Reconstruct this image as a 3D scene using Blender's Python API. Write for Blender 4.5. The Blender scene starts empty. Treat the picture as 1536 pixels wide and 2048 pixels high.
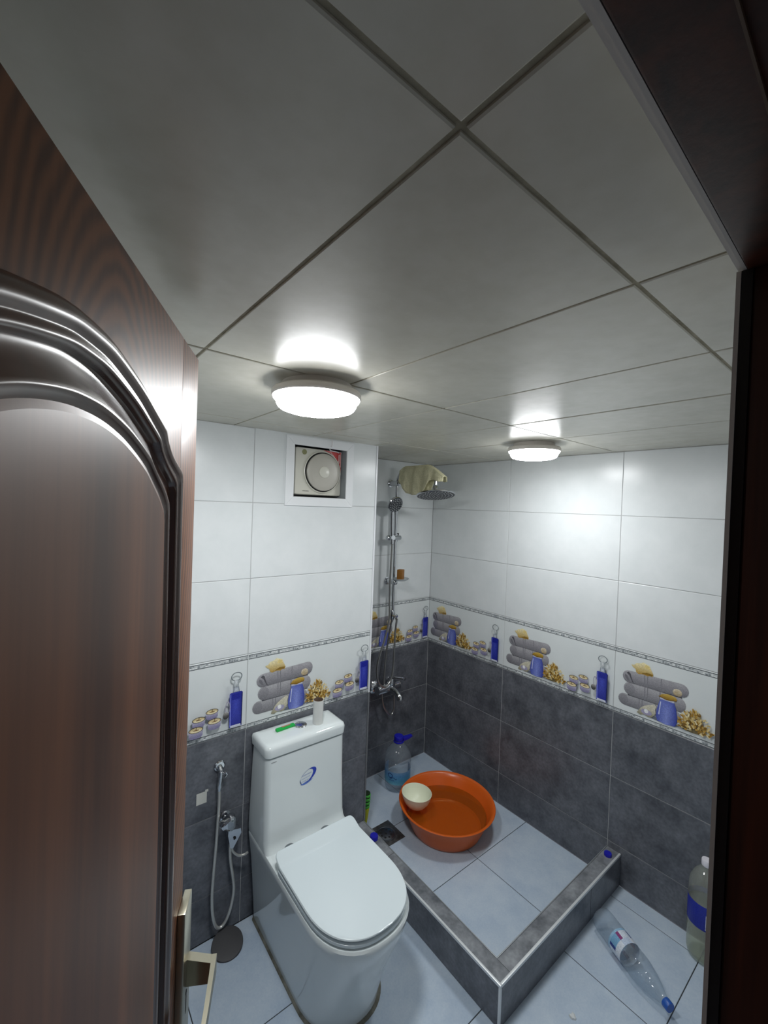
import bpy, bmesh, math, random
from mathutils import Vector, Matrix
random.seed(7)
C = bpy.context.scene.collection
SC = bpy.context.scene
PI = math.pi

# ------------------------------------------------------------------ camera
F_PX = 850.94
cam_data = bpy.data.cameras.new('camera')
cam = bpy.data.objects.new('camera', cam_data); C.objects.link(cam)
cam_data.sensor_fit = 'VERTICAL'; cam_data.sensor_height = 36.0
cam_data.lens = F_PX / 2048 * 36.0
cam_data.clip_start = 0.01
_f = Vector((0.62214653, 0.782788, -0.0132909)); _r = Vector((0.78264732, -0.62142347, 0.03600065)); _u = Vector((-0.0199216, 0.03279977, 0.99926338))
M = Matrix(((_r.x, _u.x, -_f.x, 0), (_r.y, _u.y, -_f.y, 0), (_r.z, _u.z, -_f.z, 1.6782), (0, 0, 0, 1)))
cam.matrix_world = M
SC.camera = cam

# ------------------------------------------------------------------ world, exposure
w = bpy.data.worlds.new('hall_light'); SC.world = w; w.use_nodes = True
w.node_tree.nodes['Background'].inputs[0].default_value = (0.80, 0.86, 1.0, 1)
w.node_tree.nodes['Background'].inputs[1].default_value = 0.10
LAMP_POWER = 106.0
LAMP_COLOR = (0.97, 0.99, 1.0)
SC.view_settings.view_transform = 'Standard'; SC.view_settings.look = 'None'
SC.view_settings.gamma = 1.0; SC.view_settings.use_curve_mapping = False
SC.view_settings.exposure = 0.0

# ------------------------------------------------------------------ materials
def lin(c):
    if isinstance(c, str):
        c = tuple(int(c[i:i+2], 16) for i in (1, 3, 5))
    return tuple(((x/255)/12.92 if x/255 <= .04045 else ((x/255+.055)/1.055)**2.4) for x in c) + (1.0,)

def new_mat(name):
    m = bpy.data.materials.new(name); m.use_nodes = True
    nt = m.node_tree
    return m, nt, nt.nodes['Principled BSDF']

def mat(name, col, rough=.5, metal=0., spec=.5, coat=0.):
    m, nt, b = new_mat(name)
    b.inputs['Base Color'].default_value = lin(col)
    b.inputs['Roughness'].default_value = rough
    b.inputs['Metallic'].default_value = metal
    b.inputs['Specular IOR Level'].default_value = spec
    b.inputs['Coat Weight'].default_value = coat
    b.inputs['Coat Roughness'].default_value = .05
    return m

def mottled(name, dark, light, scale=6., rough=.35, spec=.5, bump=.0, detail=8., lo=.32, hi=.68, fine=0., bscale=60., rvar=0.):
    """stone-like tile body: world-space noise shifted per tile"""
    m, nt, b = new_mat(name); N = nt.nodes; L = nt.links
    geo = N.new('ShaderNodeNewGeometry'); oi = N.new('ShaderNodeObjectInfo')
    add = N.new('ShaderNodeVectorMath'); add.operation = 'ADD'
    mul = N.new('ShaderNodeVectorMath'); mul.operation = 'SCALE'; mul.inputs['Scale'].default_value = 37.
    cmb = N.new('ShaderNodeCombineXYZ')
    for k in range(3): L.new(oi.outputs['Random'], cmb.inputs[k])
    L.new(cmb.outputs[0], mul.inputs[0]); L.new(geo.outputs['Position'], add.inputs[0]); L.new(mul.outputs[0], add.inputs[1])
    n1 = N.new('ShaderNodeTexNoise'); n1.inputs['Scale'].default_value = scale; n1.inputs['Detail'].default_value = detail; n1.inputs['Roughness'].default_value = .62
    L.new(add.outputs[0], n1.inputs['Vector'])
    r = N.new('ShaderNodeValToRGB'); r.color_ramp.elements[0].position = lo; r.color_ramp.elements[1].position = hi
    r.color_ramp.elements[0].color = lin(dark); r.color_ramp.elements[1].color = lin(light)
    L.new(n1.outputs['Fac'], r.inputs[0])
    out = r.outputs[0]
    n2 = N.new('ShaderNodeTexNoise'); n2.inputs['Scale'].default_value = bscale; n2.inputs['Detail'].default_value = 4.
    L.new(add.outputs[0], n2.inputs['Vector'])
    if fine:
        mx = N.new('ShaderNodeMix'); mx.data_type = 'RGBA'; mx.blend_type = 'OVERLAY'; mx.inputs[0].default_value = fine
        L.new(out, mx.inputs[6]); L.new(n2.outputs['Fac'], mx.inputs[7]); out = mx.outputs[2]
    L.new(out, b.inputs['Base Color'])
    b.inputs['Roughness'].default_value = rough; b.inputs['Specular IOR Level'].default_value = spec
    if rvar:
        mr = N.new('ShaderNodeMapRange'); mr.inputs[3].default_value = rough-rvar; mr.inputs[4].default_value = rough+rvar
        L.new(n1.outputs['Fac'], mr.inputs[0]); L.new(mr.outputs[0], b.inputs['Roughness'])
    if bump:
        bp = N.new('ShaderNodeBump'); bp.inputs['Strength'].default_value = bump; bp.inputs['Distance'].default_value = .002
        L.new(n2.outputs['Fac'], bp.inputs['Height']); L.new(bp.outputs[0], b.inputs['Normal'])
    return m

def wood(name, dark, light, rough=.25, grain=(26., 26., 1.2), dist=.8, coat=.3, bump=.12):
    m, nt, b = new_mat(name); N = nt.nodes; L = nt.links
    tc = N.new('ShaderNodeTexCoord'); mp = N.new('ShaderNodeMapping'); mp.inputs['Scale'].default_value = grain
    L.new(tc.outputs['Object'], mp.inputs['Vector'])
    n1 = N.new('ShaderNodeTexNoise'); n1.inputs['Scale'].default_value = 1.0; n1.inputs['Detail'].default_value = 6.; n1.inputs['Distortion'].default_value = dist
    L.new(mp.outputs[0], n1.inputs['Vector'])
    n3 = N.new('ShaderNodeTexNoise'); n3.inputs['Scale'].default_value = 7.; n3.inputs['Detail'].default_value = 3.
    L.new(mp.outputs[0], n3.inputs['Vector'])
    ad = N.new('ShaderNodeMath'); ad.operation = 'MULTIPLY_ADD'; ad.inputs[1].default_value = .28
    L.new(n3.outputs['Fac'], ad.inputs[0]); L.new(n1.outputs['Fac'], ad.inputs[2])
    r = N.new('ShaderNodeValToRGB'); r.color_ramp.elements[0].position = .42; r.color_ramp.elements[1].position = .85
    r.color_ramp.elements[0].color = lin(dark); r.color_ramp.elements[1].color = lin(light)
    L.new(ad.outputs[0], r.inputs[0]); L.new(r.outputs[0], b.inputs['Base Color'])
    b.inputs['Roughness'].default_value = rough; b.inputs['Coat Weight'].default_value = coat; b.inputs['Coat Roughness'].default_value = .22
    bp = N.new('ShaderNodeBump'); bp.inputs['Strength'].default_value = bump; bp.inputs['Distance'].default_value = .001
    L.new(n3.outputs['Fac'], bp.inputs['Height']); L.new(bp.outputs[0], b.inputs['Normal'])
    return m

def arch_wood(name, dark, light, rough=.3):
    """vertical grain plus cathedral figure, for the door leaf"""
    m, nt, b = new_mat(name); N = nt.nodes; L = nt.links
    tc = N.new('ShaderNodeTexCoord')
    mp = N.new('ShaderNodeMapping'); mp.inputs['Scale'].default_value = (4.2, .3, 2.2); mp.inputs['Location'].default_value = (-1.72, 0, -3.75)
    L.new(tc.outputs['Object'], mp.inputs['Vector'])
    wv = N.new('ShaderNodeTexWave'); wv.wave_type = 'RINGS'; wv.rings_direction = 'Y'
    wv.inputs['Scale'].default_value = 5.5; wv.inputs['Distortion'].default_value = 4.; wv.inputs['Detail'].default_value = 3.; wv.inputs['Detail Scale'].default_value = .7
    L.new(mp.outputs[0], wv.inputs['Vector'])
    mp2 = N.new('ShaderNodeMapping'); mp2.inputs['Scale'].default_value = (85., 85., 1.4)
    L.new(tc.outputs['Object'], mp2.inputs['Vector'])
    n2 = N.new('ShaderNodeTexNoise'); n2.inputs['Scale'].default_value = 1.; n2.inputs['Detail'].default_value = 5.; n2.inputs['Distortion'].default_value = .4
    L.new(mp2.outputs[0], n2.inputs['Vector'])
    mx = N.new('ShaderNodeMix'); mx.inputs[0].default_value = .55
    L.new(wv.outputs['Fac'], mx.inputs[2]); L.new(n2.outputs['Fac'], mx.inputs[3])
    r = N.new('ShaderNodeValToRGB'); r.color_ramp.elements[0].position = .25; r.color_ramp.elements[1].position = .7
    r.color_ramp.elements[0].color = lin(dark); r.color_ramp.elements[1].color = lin(light)
    L.new(mx.outputs[0], r.inputs[0]); L.new(r.outputs[0], b.inputs['Base Color'])
    b.inputs['Roughness'].default_value = rough; b.inputs['Specular IOR Level'].default_value = .42
    bp = N.new('ShaderNodeBump'); bp.inputs['Strength'].default_value = .1; bp.inputs['Distance'].default_value = .001
    L.new(n2.outputs['Fac'], bp.inputs['Height']); L.new(bp.outputs[0], b.inputs['Normal'])
    return m

def clear(name, tint, gloss=.06, body=.06, bodycol='#c8d4e0', crumple=0.):
    """thin clear plastic or water: see-through film with a fresnel gloss and a little haze"""
    m, nt, b = new_mat(name); N = nt.nodes; L = nt.links
    N.remove(b); out = N['Material Output']
    tr = N.new('ShaderNodeBsdfTransparent'); tr.inputs[0].default_value = lin(tint)
    gl = N.new('ShaderNodeBsdfGlossy'); gl.inputs['Roughness'].default_value = gloss
    df = N.new('ShaderNodeBsdfDiffuse'); df.inputs[0].default_value = lin(bodycol)
    m1 = N.new('ShaderNodeMixShader'); m1.inputs[0].default_value = body
    if crumple:
        tc = N.new('ShaderNodeTexCoord'); vo = N.new('ShaderNodeTexVoronoi'); vo.inputs['Scale'].default_value = 55.
        L.new(tc.outputs['Object'], vo.inputs['Vector']); bp = N.new('ShaderNodeBump'); bp.inputs['Strength'].default_value = crumple; bp.inputs['Distance'].default_value = .006
        L.new(vo.outputs['Distance'], bp.inputs['Height']); L.new(bp.outputs[0], gl.inputs['Normal'])
    L.new(tr.outputs[0], m1.inputs[1]); L.new(df.outputs[0], m1.inputs[2])
    lw = N.new('ShaderNodeLayerWeight'); lw.inputs[0].default_value = .5
    pw = N.new('ShaderNodeMath'); pw.operation = 'POWER'; pw.inputs[1].default_value = 3.; L.new(lw.outputs['Facing'], pw.inputs[0])
    fr = N.new('ShaderNodeMath'); fr.operation = 'MULTIPLY_ADD'; fr.inputs[1].default_value = .45; fr.inputs[2].default_value = .045; L.new(pw.outputs[0], fr.inputs[0])
    m2 = N.new('ShaderNodeMixShader'); L.new(fr.outputs[0], m2.inputs[0]); L.new(m1.outputs[0], m2.inputs[1]); L.new(gl.outputs[0], m2.inputs[2])
    L.new(m2.outputs[0], out.inputs['Surface'])
    return m

def emit(name, col, s):
    m, nt, b = new_mat(name)
    b.inputs['Base Color'].default_value = (.9, .9, .9, 1)
    b.inputs['Emission Color'].default_value = tuple(col) + (1,); b.inputs['Emission Strength'].default_value = s
    return m

def print_mat(name, rough=.22):
    """flat printed picture: colours come from the print's own colour attribute"""
    m, nt, b = new_mat(name); N = nt.nodes; L = nt.links
    at = N.new('ShaderNodeAttribute'); at.attribute_name = 'ink'
    tc = N.new('ShaderNodeTexCoord')
    n = N.new('ShaderNodeTexNoise'); n.inputs['Scale'].default_value = 260.; n.inputs['Detail'].default_value = 2.
    L.new(tc.outputs['Object'], n.inputs['Vector'])
    mr = N.new('ShaderNodeMapRange'); mr.inputs[1].default_value = .3; mr.inputs[2].default_value = .7; mr.inputs[3].default_value = .80; mr.inputs[4].default_value = 1.12
    L.new(n.outputs['Fac'], mr.inputs[0])
    mx = N.new('ShaderNodeMix'); mx.data_type = 'RGBA'; mx.blend_type = 'MULTIPLY'; mx.inputs[0].default_value = 1.
    L.new(at.outputs['Color'], mx.inputs[6]); L.new(mr.outputs[0], mx.inputs[7])
    L.new(mx.outputs[2], b.inputs['Base Color']); b.inputs['Roughness'].default_value = rough
    return m

W_TILE = mottled('white_wall_tile', '#dadfe0', '#e2e6e7', 9., .25, .3, lo=.3, hi=.7)
B_TILE = mottled('border_tile_glaze', '#dce2e2', '#e1e6e6', 8., .33, .35)
D_TILE = mottled('charcoal_stone_tile', '#4c4f56', '#75787f', 11., .3, .5, bump=.05, detail=12., lo=.3, hi=.72, fine=.45, bscale=85.)
K_TILE = mottled('kerb_stone_tile', '#5c6066', '#989ca1', 12., .4, .5, bump=.08, detail=10., fine=.35, bscale=70.)
C_TILE = mottled('ceiling_stone_tile', '#c5c2b4', '#d3d0c2', 7., .27, .42, detail=9., lo=.3, hi=.7, fine=.12, bscale=30.)
F_TILE = mottled('floor_tile', '#b4c5d8', '#c6d4e2', 9., .42, .4, bump=.04, fine=.15, bscale=160.)
G_WHITE = mat('white_grout', '#b9babb', .8)
G_DARK = mat('pale_grout', '#c4c6c6', .8)
G_FLOOR = mat('dark_floor_grout', '#3d4044', .85)
G_CEIL = mottled('ceiling_grout', '#8f8976', '#b9b39f', 30., .85, .2, bump=.3)
PLASTER = mat('white_plaster', '#c2bcb5', .6)
DOORW = arch_wood('door_wood', '#462817', '#6b4227', .46)
PANELW = wood('panel_wood', '#422515', '#6d4329', .44, (15., 15., .7), dist=.6, coat=0., bump=.04)
MOULDW = wood('moulding_wood', '#301708', '#4c2a18', .22, (30, 30, 2), coat=.4, bump=.01)
FRAMEW = wood('frame_wood', '#1c0b06', '#431d0d', .5, (30., 30., 1.), coat=.1)
SEALM = mat('black_seal', '#120b09', .5)
CERAMIC = mat('white_ceramic', '#dfe7e8', .09, 0, .5, coat=.3)
PLASTW = mat('white_plastic', '#d9e4e8', .22)
FANW = mat('ivory_plastic', '#d9d8cc', .3)
FANC = mat('greyed_plastic', '#bdbab0', .35)
CHROME = mat('chrome', '#cfd2d6', .1, 1.)
CHROMED = mat('satin_chrome', '#8c9096', .28, 1.)
SPRAY = mat('dark_spray_face', '#43474c', .4, 0., .3)
HOSE2 = mat('chrome_hose', '#aaaaa8', .3, .9)
NICKEL = mat('brushed_brass_nickel', '#b7b2a0', .28, 1.)
DARKM = mat('dark_gap', '#17181a', .7)
LAMP_ON = emit('lit_diffuser', LAMP_COLOR, LAMP_POWER)
LAMP_SIDE = emit('lit_diffuser_flank', LAMP_COLOR, LAMP_POWER*.25)
LAMP_ON2 = emit('lit_diffuser_far', LAMP_COLOR, LAMP_POWER*.64)
LAMP_SIDE2 = emit('lit_diffuser_flank_far', LAMP_COLOR, LAMP_POWER*.18)
LAMPW = mat('lamp_white', '#e6e0d8', .4)
ORANGE = mat('orange_plastic', '#dd651f', .28)
WATER = clear('water', '#f2dcb8', .03, .30, '#c8741a')
CREAM = mat('cream_plastic', '#eef2dc', .35)
BLUEC = mat('blue_plastic', '#1d1fae', .35)
CAPBLUE = mat('mid_blue_plastic', '#2559b0', .35)
WHITEC = mat('white_cap_plastic', '#eceaf2', .35)
CLEARB = clear('clear_bottle', '#eef3f7', .07, .13, '#dce6ee', .5)
CLEARG = clear('greenish_bottle', '#f4f7f2', .07, .18, '#e6ebe2', .3)
GREEN = mat('green_plastic', '#15b04a', .35)
SOAPM = mat('brown_soap', '#8a5c22', .5)
CARD = mat('pale_cardboard', '#dcdedb', .85)
CARDIN = mat('brown_cardboard', '#6d5a4c', .9)
BLACKR = mat('dark_rubber', '#3a3a3d', .5)
HOSE = mat('steel_hose', '#cbcbc6', .35, .6)
PAPER = mat('white_paper', '#d6dadb', .85)
DIRT = mottled('grey_sealant', '#4b4a3f', '#8a8a80', 25., .8)
PRINT = print_mat('border_print')
DECAL = print_mat('label_print', .35)
REDM = mat('red_print', '#c64646', .5)
CORD = mat('white_cord', '#e2dede', .6)

# ------------------------------------------------------------------ helpers
class MB:
    """collects geometry for ONE mesh object"""
    def __init__(s): s.v = []; s.f = []; s.mi = []; s.ink = []; s.sm = []
    def add(s, vs, fs, mi=0, ink=None, smooth=True):
        o = len(s.v); s.v += [tuple(x) for x in vs]
        for f in fs:
            s.f.append(tuple(i+o for i in f)); s.mi.append(mi); s.ink.append(ink); s.sm.append(smooth)
        return s
    def box(s, a, b, mi=0, bev=0.):
        x0, y0, z0 = a; x1, y1, z1 = b
        if bev:
            bm = bmesh.new(); bmesh.ops.create_cube(bm, size=1.)
            for v in bm.verts:
                v.co = Vector(((x0+x1)/2+v.co.x*(x1-x0), (y0+y1)/2+v.co.y*(y1-y0), (z0+z1)/2+v.co.z*(z1-z0)))
            bmesh.ops.bevel(bm, geom=bm.edges[:], offset=bev, segments=2, profile=.6, affect='EDGES')
            bm.verts.index_update()
            s.add([v.co[:] for v in bm.verts], [[v.index for v in f.verts] for f in bm.faces], mi); bm.free(); return s
        vs = [(x0,y0,z0),(x1,y0,z0),(x1,y1,z0),(x0,y1,z0),(x0,y0,z1),(x1,y0,z1),(x1,y1,z1),(x0,y1,z1)]
        return s.add(vs, [(3,2,1,0),(4,5,6,7),(0,1,5,4),(1,2,6,5),(2,3,7,6),(3,0,4,7)], mi, smooth=False)
    def rings(s, rs, cap0=True, cap1=True, mi=0, ink=None):
        n = len(rs[0]); vs = [p for r in rs for p in r]; fs = []
        for i in range(len(rs)-1):
            for j in range(n):
                fs.append((i*n+j, i*n+(j+1) % n, (i+1)*n+(j+1) % n, (i+1)*n+j))
        if cap0: fs.append(tuple(reversed(range(n))))
        if cap1: fs.append(tuple(range((len(rs)-1)*n, len(rs)*n)))
        return s.add(vs, fs, mi, ink)
    def lathe(s, prof, n=32, axis=None, mi=0, cap0=True, cap1=True, origin=(0,0,0)):
        """prof: list of (r, h) along axis"""
        ax = Vector(axis or (0,0,1)).normalized(); q = Vector((0,0,1)).rotation_difference(ax); o = Vector(origin)
        rs = []
        for r, h in prof:
            r = max(r, 1e-5)
            rs.append([tuple(o + q @ Vector((r*math.cos(2*PI*k/n), r*math.sin(2*PI*k/n), h))) for k in range(n)])
        return s.rings(rs, cap0, cap1, mi)
    def tube(s, pts, r, n=12, mi=0):
        P = [Vector(p) for p in pts]; R = r if isinstance(r, (list, tuple)) else [r]*len(P)
        t0 = (P[1]-P[0]).normalized(); up = Vector((0,0,1)) if abs(t0.z) < .9 else Vector((1,0,0))
        a = t0.cross(up).normalized(); rs = []; pt = t0
        for i, p in enumerate(P):
            t = (P[min(i+1, len(P)-1)]-P[max(i-1, 0)]).normalized()
            a = pt.rotation_difference(t) @ a; a = (a - t*a.dot(t)).normalized(); b = t.cross(a); pt = t
            rs.append([tuple(p + (a*math.cos(2*PI*k/n)+b*math.sin(2*PI*k/n))*R[i]) for k in range(n)])
        return s.rings(rs, True, True, mi)
    def ball(s, c, r, n=16, m=10, sc=(1,1,1), mi=0):
        rs = []
        for i in range(m+1):
            th = PI*i/m; rr = max(math.sin(th), 1e-4)
            rs.append([(c[0]+r*sc[0]*rr*math.cos(2*PI*k/n), c[1]+r*sc[1]*rr*math.sin(2*PI*k/n), c[2]-r*sc[2]*math.cos(th)) for k in range(n)])
        return s.rings(rs, True, True, mi)
    def poly(s, pts, ink=None, mi=0):
        return s.add(pts, [tuple(range(len(pts)))], mi, ink, False)
    def mesh(s, name, mats, angle=35.):
        me = bpy.data.meshes.new(name); me.from_pydata(s.v, [], s.f)
        for m in (mats if isinstance(mats, (list, tuple)) else [mats]): me.materials.append(m)
        me.polygons.foreach_set('material_index', s.mi)
        me.polygons.foreach_set('use_smooth', [bool(x) for x in s.sm])
        if any(k is not None for k in s.ink):
            at = me.color_attributes.new('ink', 'FLOAT_COLOR', 'CORNER')
            for p in me.polygons:
                c = s.ink[p.index]
                for q, li in enumerate(p.loop_indices):
                    at.data[li].color = (c[q % len(c)] if isinstance(c, list) else c) if c is not None else (1,1,1,1)
        me.update()
        if any(s.sm):
            me.set_sharp_from_angle(angle=math.radians(angle))
            me.polygons.foreach_set('use_smooth', [bool(x) for x in s.sm])
        return me
    def build(s, name, mats, parent=None, angle=35.):
        return link(name, s.mesh(name, mats, angle), parent)

def link(name, me, parent=None, mw=None):
    o = bpy.data.objects.new(name, me); C.objects.link(o)
    if parent is not None: o.parent = parent
    if mw is not None: o.matrix_local = mw
    return o
def tag(o, label, cat, group=None):
    o['label'] = label; o['category'] = cat
    if group: o['group'] = group
    return o
def thing(name, label, cat, loc=(0,0,0), rotz=0., group=None):
    o = bpy.data.objects.new(name, None); C.objects.link(o); o.empty_display_size = .05
    o.location = loc; o.rotation_euler = (0, 0, rotz)
    return tag(o, label, cat, group)
def struct(o):
    o['kind'] = 'structure'; return o
def spline(pts, n=6):
    P = [Vector(p) for p in pts]; out = []
    for i in range(len(P)-1):
        p0, p1, p2, p3 = P[max(i-1,0)], P[i], P[i+1], P[min(i+2, len(P)-1)]
        for k in range(n):
            t = k/n
            out.append(.5*((2*p1)+(p2-p0)*t+(2*p0-5*p1+4*p2-p3)*t*t+(3*p1-p0-3*p2+p3)*t**3))
    out.append(P[-1]); return out

_tc = {}
def tile_mesh(w, h, t, bev, m):
    k = (round(w,4), round(h,4), t, bev, m.name)
    if k not in _tc:
        b = MB(); e = bev
        vs = [(0,0,0),(w,0,0),(w,h,0),(0,h,0),(0,0,t-e*.6),(w,0,t-e*.6),(w,h,t-e*.6),(0,h,t-e*.6),(e,e,t),(w-e,e,t),(w-e,h-e,t),(e,h-e,t)]
        b.add(vs, [(0,1,5,4),(1,2,6,5),(2,3,7,6),(3,0,4,7),(4,5,9,8),(5,6,10,9),(6,7,11,10),(7,4,8,11),(8,9,10,11),(3,2,1,0)], smooth=False)
        _tc[k] = b.mesh('tile', m)
    return _tc[k]
def tile(name, parent, o, u, v, w, h, m, t=.002, bev=.0012):
    """flat tile with its lower corner at o, spanning w along u and h along v, proud by t along u x v"""
    u = Vector(u); v = Vector(v); n = u.cross(v); o = Vector(o)
    mw = Matrix(((u.x,v.x,n.x,o.x),(u.y,v.y,n.y,o.y),(u.z,v.z,n.z,o.z),(0,0,0,1)))
    return link(name, tile_mesh(w, h, t, bev, m), parent, mw)

# ------------------------------------------------------------------ room numbers
YT, YS, XR, CZ, XE, XL, YF = 1.6356, 2.0641, 2.0664, 1.9679, 1.2477, -.30, .128
Z = [.1739+.3*k for k in range(6)]           # joints: .174 .474 .774 1.074 1.374 1.674
ROWS = [(0., Z[0], 'd'), (Z[0], Z[1], 'd'), (Z[1], Z[2], 'd'), (Z[2], Z[3], 'b'), (Z[3], Z[4], 'w'), (Z[4], Z[5], 'w'), (Z[5], CZ, 'w')]
T = .002
GJ = .0026                                    # joint width

# ------------------------------------------------------------------ printed border motif (towels, shells, jar, coral, candles, blue bottle)
PW, PH = .606, .30
def border_print():
    b = MB(); lay = [0]
    def nxt(): lay[0] += 1; return lay[0]*.00006
    def P(u, v): return (u*PW, v*PH)
    def shape(pts, cols):
        z = nxt(); c = cols if isinstance(cols, list) else lin(cols)
        b.poly([(*P(*p), z) for p in pts], c)
    def grad(pts, fn):
        z = nxt(); c0 = (sum(p[0] for p in pts)/len(pts), sum(p[1] for p in pts)/len(pts)); n = len(pts)
        vs = [(*P(*c0), z)] + [(*P(*p), z) for p in pts]
        for k in range(n):
            i, j = k, (k+1) % n
            b.add([vs[0], vs[1+i], vs[1+j]], [(0,1,2)], 0, [lin(fn(*c0)), lin(fn(*pts[i])), lin(fn(*pts[j]))], False)
    def mixc(a, c, t):
        t = max(0, min(1, t)); A = [int(a[i:i+2],16) for i in (1,3,5)]; B = [int(c[i:i+2],16) for i in (1,3,5)]
        return tuple(x+(y-x)*t for x, y in zip(A, B))
    def ell(cu, cv, ru, rv, n=20, a0=0, a1=2*PI):
        return [(cu+ru*math.cos(a0+(a1-a0)*k/n), cv+rv*math.sin(a0+(a1-a0)*k/n)) for k in range(n)]
    def ring(cu, cv, ru, rv, t, col, n=22):
        z = nxt()
        for k in range(n):
            a, c = 2*PI*k/n, 2*PI*(k+1)/n
            b.poly([(*P(cu+ru*q*math.cos(x), cv+rv*q*math.sin(x)), z) for q, x in ((1,a),(1,c),(1-t,c),(1-t,a))], lin(col))
    def strip(v0, v1, col):
        shape([(0,v0),(1,v0),(1,v1),(0,v1)], col)
    # mosaic lines above and below
    for v0, v1 in ((.925,.985),(.008,.068)):
        strip(v0, v1, '#4a5054'); strip(v0+.009, v1-.009, '#c9cecf')
        z = nxt(); r = random.Random(3)
        for k in range(64):
            for q in range(2):
                if r.random() < .62:
                    a = k/64; c = v0+.013+q*.018
                    g = r.choice(('#8f969a','#a9afb2','#e9ecec','#787f85'))
                    b.poly([(*P(a+.001,c), z),(*P(a+.013,c), z),(*P(a+.013,c+.014), z),(*P(a+.001,c+.014), z)], lin(g))
    # soft shadows under the still life (printed)
    shape(ell(.35,.13,.17,.035), '#b9bcc0'); shape(ell(.33,.125,.10,.03), '#6f7682')
    # towels: three rolls, seen from their left ends
    def towel(u0, v0, u1, v1, r, dark, light, curl=False):
        n = 9; pts = []
        for k in range(n): a = PI/2+PI*k/(n-1); pts.append((u0+r*.5*math.cos(a), v0+r*math.sin(a)))
        for k in range(n): a = -PI/2+PI*k/(n-1); pts.append((u1+r*.45*math.cos(a), v1+r*math.sin(a)))
        sl = (v1-v0)/(u1-u0)
        grad(pts, lambda u, v: mixc(dark, light, .55+.5*((v-v0-(u-u0)*sl)/r)))
        for f in (.30,.36,.62):
            uu = u0+(u1-u0)*f; vv = v0+(v1-v0)*f
            shape([(uu,vv-r*.95),(uu+.006,vv-r*.95),(uu+.006,vv+r*.95),(uu,vv+r*.95)], '#87868c')
        if curl:
            shape([(u0-.02,v0+r*.55),(u0+.0,v0+r*.2),(u0+.022,v0-r*.75),(u0+.036,v0-r*.95),(u0+.040,v0-r*.9),(u0+.028,v0-r*.7),(u0+.014,v0+.1*r),(u0+.010,v0+r*.5),(u0-.004,v0+r*.8)], '#5c5b61')
            shape([(u0-.03,v0+r*.3),(u0-.012,v0+r*.1),(u0+.004,v0-r*.7),(u0-.012,v0-r*.6),(u0-.03,v0-r*.1)], '#77767c')
        else: grad(ell(u0-.006,v0,r*.36,r*.86,16), lambda u, v: mixc(dark, light, .35+.3*(v-v0)/r))
    towel(.078,.245,.40,.245,.088,'#727177','#b3b2b6')
    shape([(.10,.318),(.44,.33),(.44,.35),(.10,.337)], '#434349')
    towel(.118,.425,.42,.43,.098,'#77767c','#bab8bc')
    shape([(.11,.515),(.44,.525),(.44,.547),(.11,.535)], '#48474d')
    towel(.105,.60,.435,.630,.092,'#76757b','#b2b0b5', True)
    # conch on top, cockle at right
    con = [(.115,.79),(.135,.80),(.150,.835),(.175,.845),(.195,.87),(.215,.855),(.235,.845),(.245,.80),(.262,.73),(.258,.695),(.24,.70),(.225,.685),(.195,.695),(.165,.68),(.15,.70),(.145,.74),(.125,.765)]
    grad(con, lambda u, v: mixc('#b08a3c', '#f6ecc0', (v-.67)/.16))
    shape([(.18,.70),(.25,.70),(.262,.73),(.22,.735)], '#8f7030'); shape([(.20,.80),(.24,.78),(.235,.83),(.21,.845)], '#e9d48e')
    ck = ell(.412,.585,.028,.05,18); grad(ck, lambda u, v: mixc('#a5906c', '#f0e6cf', (v-.54)/.08))
    for k in range(5): shape([(.395,.55),(.398,.55),(.402+.008*k,.625),(.399+.008*k,.625)], '#c8b48e')
    # open oyster with pearl
    oy = [(.165,.115),(.178,.16),(.19,.205),(.215,.25),(.245,.285),(.278,.315),(.288,.29),(.282,.24),(.287,.19),(.275,.15),(.262,.115),(.24,.105),(.215,.125),(.19,.10)]
    grad(oy, lambda u, v: mixc('#8f8a72', '#ddd8c4', (v-.10)/.13)); shape(ell(.228,.165,.036,.04,16), '#a9a4c0'); shape(ell(.226,.18,.0145,.03,16), '#f2f2f6'); shape(ell(.223,.187,.006,.012,10), '#ffffff')
    # jar of blue salts with straw cap
    jar = [(.30,.105),(.289,.16),(.291,.25),(.303,.36),(.311,.415),(.311,.45),(.398,.45),(.398,.415),(.408,.36),(.416,.25),(.416,.16),(.405,.105),(.35,.09)]
    grad(jar, lambda u, v: mixc('#8f9de0', '#3a47a6', abs(u-.345)/.07)); shape([(.303,.20),(.310,.20),(.318,.39),(.312,.39)], '#cfd6f4')
    shape([(.311,.425),(.398,.425),(.398,.455),(.311,.455)], '#c8ccdc')
    lidp = [(.300,.455),(.32,.50),(.36,.525),(.40,.515),(.413,.49),(.408,.455),(.35,.435)]
    grad(lidp, lambda u, v: mixc('#8a6418', '#dcbc5e', (v-.44)/.08))
    shape([(.302,.455),(.35,.438),(.408,.457),(.408,.464),(.35,.446),(.302,.463)], '#6f4f12')
    # coral
    r = random.Random(11)
    shape(ell(.50,.145,.065,.035,16), '#7f714e')
    for k in range(190):
        a = r.uniform(.05, PI-.05); rr = r.uniform(.1, 1.)**.8; cu = .52+.092*rr*math.cos(a); cv = .14+.26*rr*math.sin(a)*(1-.15*abs(math.cos(a)))
        d = a+r.uniform(-.9,.9); ln = r.uniform(.016,.032)
        du, dv = math.cos(d)*ln*.8, math.sin(d)*ln*1.7; nu, nv = -math.sin(d)*.0055, math.cos(d)*.012
        col = r.choice(('#a87f2e','#c79d49','#dcbd72','#efe0b0','#8d6a2a','#e8cf8e'))
        shape([(cu-nu,cv-nv),(cu+du-nu*.7,cv+dv-nv*.7),(cu+du*1.1,cv+dv*1.1),(cu+du+nu*.7,cv+dv+nv*.7),(cu+nu,cv+nv)], col)
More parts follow.
